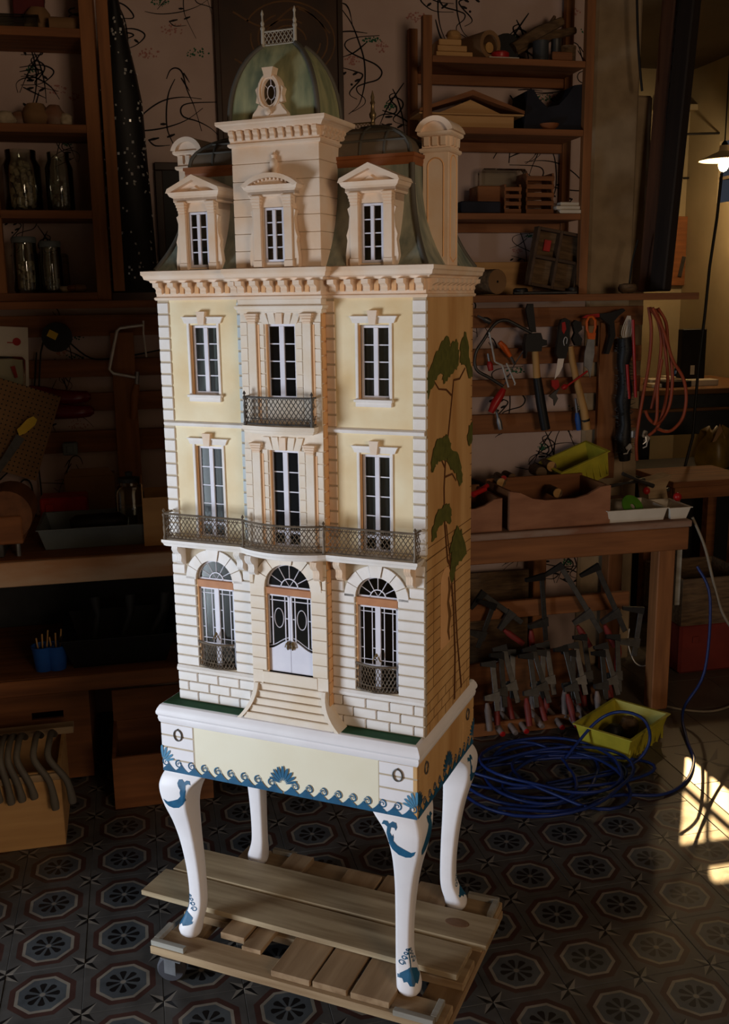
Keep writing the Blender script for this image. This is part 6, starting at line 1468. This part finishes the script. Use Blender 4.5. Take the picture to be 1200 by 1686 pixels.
for i in range(9):
    t_ = i/8; x = -.22+.62*t_; h = .03+.12*math.sin(PI*min(1, t_*1.05))**.8
    rings.append([(x, 1.95+.09*math.cos(PI*k/7), ZR+.002+h*math.sin(PI*k/7)*(1+.08*math.sin(3*k+i))) for k in range(8)])
solo('dark_cloth', 'dark folded cloth at the back of the right bench beside the house', 'cloth', m.loft(rings), MS['cloth'], 60)
# clamps hanging under the bench
def clamp(label, p0, p1, loc, rotz, L_=.30, jaw=.09, mm='red'):
    t = thing('bar_clamp', label, 'clamp', loc, rotz, 'bar clamps')
    part(t, 'bar', MB().box(-.011, .011, -.003, .003, -L_/2, L_/2, .001), MS['darksteel'])
    part(t, 'fixed_jaw', MB().prism([(.012, L_/2-.03), (.012, L_/2), (-jaw, L_/2-.004), (-jaw, L_/2-.018)], 'y', -.008, .008), MS['black'])
    part(t, 'sliding_jaw', MB().prism([(.014, -L_*.22-.02), (.014, -L_*.22+.02), (-jaw, -L_*.22+.008), (-jaw, -L_*.22-.010)], 'y', -.0085, .0085), MS['darksteel'])
    part(t, 'grip', MB().tube([(-jaw+.01, 0, -L_*.22-.02), (-jaw+.01, 0, -L_*.22-.05), (-jaw+.01, 0, -L_*.22-.13)], [.007, .014, .012], 10), MS[mm], 50)
    return t
MS['gripred'] = mat('faded_red_grip', C(128,44,40), C(88,44,40), .55, 30); MS['gripgrey'] = mat('grey_grip', C(128,112,106), C(90,80,76), .55, 30)
for k, (px, py, Y, r, L_, lab) in enumerate(((955, 985, 1.70, -.55, .36, 'long dark bar clamp slanting under the right bench, left of two'), (1005, 985, 1.66, -.45, .34, 'long dark bar clamp slanting under the right bench, right of two'), (895, 1000, 1.72, -.1, .30, 'bar clamp with red grip hanging near the house under the bench'), (1050, 1040, 1.64, .1, .22, 'short clamp with pale red grip beside the bench leg'), (825, 1000, 1.72, -.9, .24, 'dark clamp slung sideways under the bench by the house'), (800, 1030, 1.70, .4, .2, 'small dark clamp hanging closest to the house under the bench'))):
    a = W(px, py, Y); clamp(lab, 0, 0, a, (0, r, .2*((k % 3)-1)), L_, .08, 'gripred')
# crate of clamps on the floor
a = WZ(960, 1225, 0)
t = thing('clamp_crate', 'low wooden crate full of clamps on the floor under the right bench', 'crate', (.24, 1.62, 0))
part(t, 'back_board', MB().prism([(-.36, 0), (.36, 0), (.36, .235), (.2, .23), (.05, .205), (0, .19), (-.06, .2), (-.36, .185)], 'y', .12, .135), MS['pine']); part(t, 'base_board', MB().box(-.36, .36, -.14, .1195, .002, .014), MS['pine']); part(t, 'front_board', MB().box(-.36, .36, -.155, -.1405, 0, .055, .002), MS['pine'])
for s in (-1, 1): part(t, 'end_board', MB().prism([(-.14, 0), (.1195, 0), (.1195, .235), (.08, .22), (-.14, .085)], 'x', s*.36, s*.345), MS['pine_y'])
for k in range(15):
    px = 800+k*14.5+(k % 3)*3; a = W(px, 1165, 1.60); c = clamp('', 0, 0, (a.x, 1.50+.035*(k % 4), .196+.008*(k % 3)), (-.35-.06*(k % 3), .14*math.sin(k*2.3), .12*math.sin(k*1.7)), .20+.02*(k % 3), .05, 'gripred' if k % 3 else 'gripgrey')
    side_ = 'counting from the house'; o_ = ('first','second','third','fourth','fifth','sixth','seventh','eighth','ninth','tenth','eleventh','twelfth','thirteenth','fourteenth','fifteenth')[k]
    c['label'] = o_+' dark bar clamp in the floor crate, '+side_
for k, (px, py, mm) in enumerate(((827, 1222, 'red'), (848, 1225, 'gripgrey'), (866, 1219, 'red'), (925, 1210, 'red'), (949, 1212, 'red'), (968, 1185, 'gripgrey'), (964, 1230, 'gripgrey'), (981, 1218, 'red'), (892, 1195, 'gripgrey'))):
    a = W(px, py, 1.43); t = thing('screw_handle', ('red tipped handle sticking out of the clamp crate, leftmost', 'grey handle beside the leftmost red tip of the clamp crate', 'second red tipped handle of the clamp crate from the left', 'red tipped handle in the middle of the clamp crate front', 'red tipped handle right of the middle of the clamp crate', 'pale handle end high at the right of the clamp crate', 'pale handle end low by the yellow basket', 'red tipped handle touching the yellow basket', 'long grey handle lying across the clamp crate')[k], 'handle', (a.x, 1.43, max(.02, a.z)))
    part(t, 'shaft', MB().tube([(0, 0, 0), (-.01, .05, .02), (-.015, .12, .035)], [.012, .013, .008], 10), MS['gripgrey'], 50); part(t, 'tip', MB().tube([(0, -.006, -.002), (0, 0, 0)], [.010, .0125], 10), MS[mm], 50)
# yellow basket on the floor
a = WZ(1040, 1250, 0)
bk = tilted_tub('plastic_crate', 'yellow green plastic basket on the floor by the bench leg', (.585, 1.26, .001), .155, .115, .11, .025, MS['lime'], (0, 0, .62))
for k in range(3): rock('scrap_block', ('dark block lying in the yellow floor basket, left', 'dark block lying in the yellow floor basket, middle', 'brown block lying in the yellow floor basket, right')[k], 'block', 1020+28*k, .008, 1.25+.03*k, .04, .035, .06+.01*k, MS[('darkgrey', 'black', 'bark')[k]], 40+k)
# blue cable
MS['cordgrey'] = mat('dusty_cord', C(140,128,110), C(110,100,86), .6, 20)
cb_ = thing('blue_cable', 'tangled coil of blue cable on the tiled floor', 'cable', (0, 0, 0))
rq = random.Random(17); cc = WZ(905, 1282, 0)
for k in range(8):
    rx, ry = rq.uniform(.16, .36), rq.uniform(.09, .24); ph = rq.uniform(0, 6.28); ox, oy = rq.uniform(-.09, .06), rq.uniform(-.08, .06); tilt = rq.uniform(-.25, .1)
    pts = []
    for i in range(34):
        a = 2*PI*i/34; r_ = 1+.10*math.sin(2*a+ph)+.06*math.sin(3*a+ph*2); x, y = rx*r_*math.cos(a), ry*r_*math.sin(a)
        pts.append((cc.x+ox+x*math.cos(tilt)-y*math.sin(tilt), cc.y+oy+x*math.sin(tilt)+y*math.cos(tilt), .006+.0045*k+.012*max(0, math.sin(a*1.5+ph))))
    part(cb_, 'cable_loop', MB().tube(pts, .006, 7, True), MS['cablue'] if 'cablue' in MS else MS.setdefault('cablue', mat('blue_cable', C(28,48,108), C(20,36,84), .4, 20)), 60)
pts = [WZ(820, 1330, .02), WZ(930, 1335, .03), WZ(1010, 1310, .02), WZ(1090, 1308, .008), WZ(1130, 1285, .008), WZ(1142, 1250, .008), WZ(1130, 1215, .01), Vector((.93, 1.40, .05)), Vector((1.03, 1.42, .2)), Vector((1.06, 1.46, .5)), Vector((1.03, 1.52, .62))]
part(cb_, 'cable_tail', MB().tube([Vector(p) for p in smooth_pts([tuple(p) for p in pts], 6)], .006, 7), MS['cablue'], 60)
pts = [WZ(930, 1250, .02), W(980, 1190, 1.22), W(1020, 1172, 1.16), W(1060, 1185, 1.1), W(1068, 1225, 1.08), WZ(1030, 1262, .012), WZ(900, 1290, .02)]
part(cb_, 'cable_arch', MB().tube([Vector(p) for p in smooth_pts([tuple(p) for p in pts], 6)], .006, 7), MS['cablue'], 60)
solo('power_cable', 'off white cable drooping from the bench corner to the floor', 'cable', MB().tube([Vector(p) for p in smooth_pts([tuple(W(1140, 852, 1.52)), tuple(W(1160, 900, 1.5)), tuple(W(1175, 960, 1.48)), tuple(W(1190, 1010, 1.46)), tuple(W(1215, 1050, 1.46))], 6)], .006, 7), MS['cordgrey'], 60)
solo('power_cable', 'off white cable running along the floor behind the bench leg', 'cable', MB().tube([Vector(p) for p in smooth_pts([(.88, 1.62, .006), (.98, 1.5, .006), (1.1, 1.45, .006), (1.25, 1.5, .006)], 6)], .005, 7), MS['cordgrey'], 60)
t = thing('wire_loop', 'thin pale wire loop hanging beside the short clamp under the bench', 'wire', (0, 0, 0)); part(t, 'loop', MB().tube([W(x, y, 1.66) for x, y in smooth_pts([(1036, 1035), (1034, 1060), (1045, 1090), (1062, 1096), (1072, 1080), (1066, 1045)], 4)], .0025, 5), MS['paper'], 60)

# ------------------------------------------------------------------ far room
MS['farwood'] = mat('far_bench_wood', C(120,84,50), C(90,62,38), .7, 5)
def far_box(px0, py0, px1, py1, Y, dep, b=.004): q = pb(px0, py0, px1, py1, Y, dep); return MB().box(*q, b)
t = thing('far_desk', 'cluttered bench under the lamp in the far room', 'desk', (2.6, 4.0, 0)); tz = W(1150, 640, 3.6).z; bz = W(1150, 668, 3.6).z
part(t, 'desk_top', MB().box(-.75, .28, -.4, .5, tz-.035, tz, .004), MS['farwood']); part(t, 'drawer_front', MB().box(-.74, .28, -.385, -.36, bz-.18, tz-.0355, .004), MS['darkgrey']); part(t, 'drawer_shelf', MB().box(-.75, .28, -.43, -.386, bz-.03, bz-.012, .003), MS['farwood'])
for x in (-.7, .22): part(t, 'leg', MB().box(x, x+.06, -.35, -.29, 0, bz-.181, .003), MS['black']); part(t, 'leg', MB().box(x, x+.06, .4, .46, 0, tz-.036, .003), MS['black'])
for k, (px0, py0, px1, py1, Y, mm, lab) in enumerate(((1072, 578, 1126, 588, 3.9, 'paper', 'pale board lying on the far bench, rear'), (1075, 594, 1120, 600, 3.75, 'paper', 'pale papers on the far bench, front left'), (1140, 592, 1185, 602, 3.75, 'paper', 'crumpled drawing lying on the far bench, right'), (1102, 567, 1116, 578, 4.0, 'paper', 'small white box on the far bench'), (1117, 560, 1126, 579, 4.0, 'blueplastic', 'blue bottle on the far bench'), (1095, 596, 1140, 606, 3.72, 'black', 'black cloth on the far bench'))):
    q = pb(px0, py0, px1, py1, Y, .1); solo(('board', 'papers', 'drawing', 'small_box', 'bottle', 'black_cloth')[k], lab, ('board', 'paper', 'paper', 'box', 'bottle', 'cloth')[k], MB().box(q[0], q[1], Y, Y+.1, tz+.001, tz+.001+(q[5]-q[4]), .003) if k != 4 else MB().lathe([(.028, 0), (.03, .005), (.03, .06), (.012, .08), (.012, .095)], 14, TR(((q[0]+q[1])/2, Y+.05, tz+.001))), MS[mm])
q = pb(1126, 542, 1166, 583, 3.9, .08); t = thing('black_screen', 'small black device standing on the far bench', 'device', ((q[0]+q[1])/2, 3.95, tz+.001)); w = (q[1]-q[0])/2; part(t, 'casing', MB().box(-w, w, -.03, .03, .012, q[5]-tz, .005), MS['black']); part(t, 'base', MB().box(-w*.6, w*.6, -.04, .04, 0, .0115, .002), MS['black']); part(t, 'label_patch', MB().box(-.02, .01, -.0315, -.0305, .06, .12), MS['paper'])
# wall board with tools, fuse box
q = pb(1092, 355, 1146, 470, 4.9, .02); t = thing('wall_board', 'brown tool board on the far wall behind the beams', 'board', ((q[0]+q[1])/2, 4.96, (q[4]+q[5])/2)); w, h = (q[1]-q[0])/2, (q[5]-q[4])/2
part(t, 'board', MB().box(-w, w, 0, .018, -h, h, .003), MS['pine']); part(t, 'hanging_blade', MB().box(-.06, -.02, -.008, -.001, -h*.2, h*.6, .002), MS['paper']); part(t, 'hanging_tool', MB().box(.06, .09, -.012, -.001, -h*.7, -h*.1, .003, TR((0, 0, 0), (0, .2, 0))), MS['darksteel'])
q = pb(1160, 405, 1215, 500, 4.8, .1); t = thing('fuse_panel', 'pale panel with dark slots on the far wall under the lamp', 'panel', ((q[0]+q[1])/2, 4.93, (q[4]+q[5])/2)); w, h = (q[1]-q[0])/2, (q[5]-q[4])/2
part(t, 'panel', MB().box(-w, w, 0, .06, -h, h, .004), MS['paper'])
for k in range(3): part(t, 'slot', MB().box(-w+.02, w-.03, -.004, -.0005, h-.12-.17*k, h-.07-.17*k, .001), MS['black'])
q = pb(1150, 384, 1215, 404, 4.8, .1); solo('blue_roll', 'dark blue roll lying on top of the pale far panel', 'roll', MB().tube([(q[0], 4.94, (q[4]+q[5])/2), (q[1], 4.94, (q[4]+q[5])/2)], (q[5]-q[4])/2, 14), mat('dull_blue', C(40,62,84), C(30,46,66)), 40)
struct('trim_2', far_box(1085, 292, 1250, 295, 4.97, .03, 0), MS['black']); struct('trim_3', far_box(1085, 172, 1260, 182, 4.9, .09, .002), MS['farwall'])
solo('lamp_rail', 'thin dark rod across the far wall above the lamp', 'rod', MB().tube([W(1125, 221, 4.6), W(1230, 218, 4.6)], .008, 8), MS['black'], 50)
# lamp
LY = 4.0; lc = W(1191, 272, LY)
t = thing('hanging_lamp', 'lit bulb under a white enamel shade hanging in the far room', 'lamp', lc)
MS['enamel'] = mat('white_enamel', C(240,226,196), C(232,214,180), .3, 10)
part(t, 'shade', MB().lathe([(.155, .028), (.150, .034), (.09, .062), (.035, .085), (.03, .12), (.026, .12), (.03, .082), (.087, .056), (.147, .029), (.155, .028)], 32, None, False), MS['enamel'], 40)
part(t, 'socket', MB().lathe([(.018, .07), (.02, .1), (.02, .13), (.006, .15)], 14), MS['black'], 40); part(t, 'cable', MB().tube([(0, 0, .15), (0, 0, 3.3-lc.z)], .004, 6), MS['black'])
part(t, 'bulb', MB().lathe([(.001, -.040), (.018, -.034), (.030, -.015), (.033, .005), (.028, .028), (.016, .052), (.014, .066)], 18), mat('bulb_glow', (1,.75,.4), (1,.75,.4), .5, 1, emit=(1., .62, .25), es=60), 60)
L = bpy.data.lights.new('bulb_light', 'POINT'); L.energy = 13; L.color = (1.0, .70, .38); L.shadow_soft_size = .035
lo = bpy.data.objects.new('bulb_light', L); COL.objects.link(lo); lo.location = (0, 0, -.09); lo.parent = t
for k, pts in enumerate(([(1188, 285), (1180, 360), (1168, 440), (1160, 520), (1150, 600), (1140, 720), (1132, 750)],)):
    solo('black_pole', 'thin black pole leaning below the lamp', 'pole', MB().tube([W(x, y, 2.86) for x, y in pts]+[Vector((W(1126, 770, 2.86).x, 2.86, .758))], .008, 8), MS['black'], 50)
# pedestal and boxes right of the bench
q = pb(1140, 770, 1215, 800, 2.3, .4); solo('side_table', 'reddish wooden board right of the bench end', 'table', MB().box(q[0]-.1, q[1]+.1, 2.3, 2.7, q[4], q[4]+.03, .003).box(q[0]-.08, q[1]+.08, 2.32, 2.34, q[4]-.06, q[4]-.001).box(q[0]-.08, q[0]-.03, 2.35, 2.4, 0, q[4]-.001).box(q[1]+.03, q[1]+.08, 2.35, 2.4, 0, q[4]-.001).box(q[1]+.03, q[1]+.08, 2.6, 2.65, 0, q[4]-.001).box(q[0]-.08, q[0]-.03, 2.6, 2.65, 0, q[4]-.001), MS['pine'])
q = pb(1130, 1000, 1215, 1085, 1.8, .3); crate('wooden_box', 'dusty wooden box stacked beside the bench leg at the right edge', q[0], q[1]+.1, 1.85, 2.2, .24, .22, 'bark', 0, .012, None, 'box')
q = pb(1130, 1080, 1182, 1150, 1.85, .3); solo('red_case', 'dull red case under the dusty box at the right edge', 'case', MB().box(q[0]-.03, q[1]+.2, 1.87, 2.17, .0, .239, .012).box(q[0]+.03, q[0]+.06, 1.862, 1.8695, .15, .18, .002), mat('dull_red_case', C(120,44,34), C(90,34,28), .6))
q = pb(1128, 710, 1150, 750, 3.0, .02); t = thing('yellow_sack', 'crumpled yellow sack under the far bench', 'sack', (W(1185, 720, 2.9).x, 2.95, .76)); rings = [[(.10*qq*(1+.22*math.sin(4.3*k+qq*7))*math.cos(2*PI*k/12), .1*qq*math.sin(2*PI*k/12)*(1+.1*math.sin(5*k)), z_*(1+.12*math.sin(3*k+qq*9))) for k in range(12)] for qq, z_ in ((.9, 0), (1, .05), (.9, .12), (.7, .19), (.35, .215))]; part(t, 'sack', MB().loft(rings), mat('yellow_sack', C(120,94,30), C(84,64,20), .4, 12, 1, .5), 50); part(t, 'torn_flap', MB().prism([(-.06, .15), (.02, .17), (-.02, .25)], 'y', -.075, -.072), MS['cardboard'])
solo('low_cabinet', 'dark low cabinet standing under the far bench, behind the yellow sack', 'cabinet', MB().box(1.42, 2.6, 2.8, 3.3, 0, .757, .006).box(1.5, 2.0, 2.79, 2.7995, .1, .7, .002).box(2.02, 2.5, 2.79, 2.7995, .1, .7, .002), MS['black'])
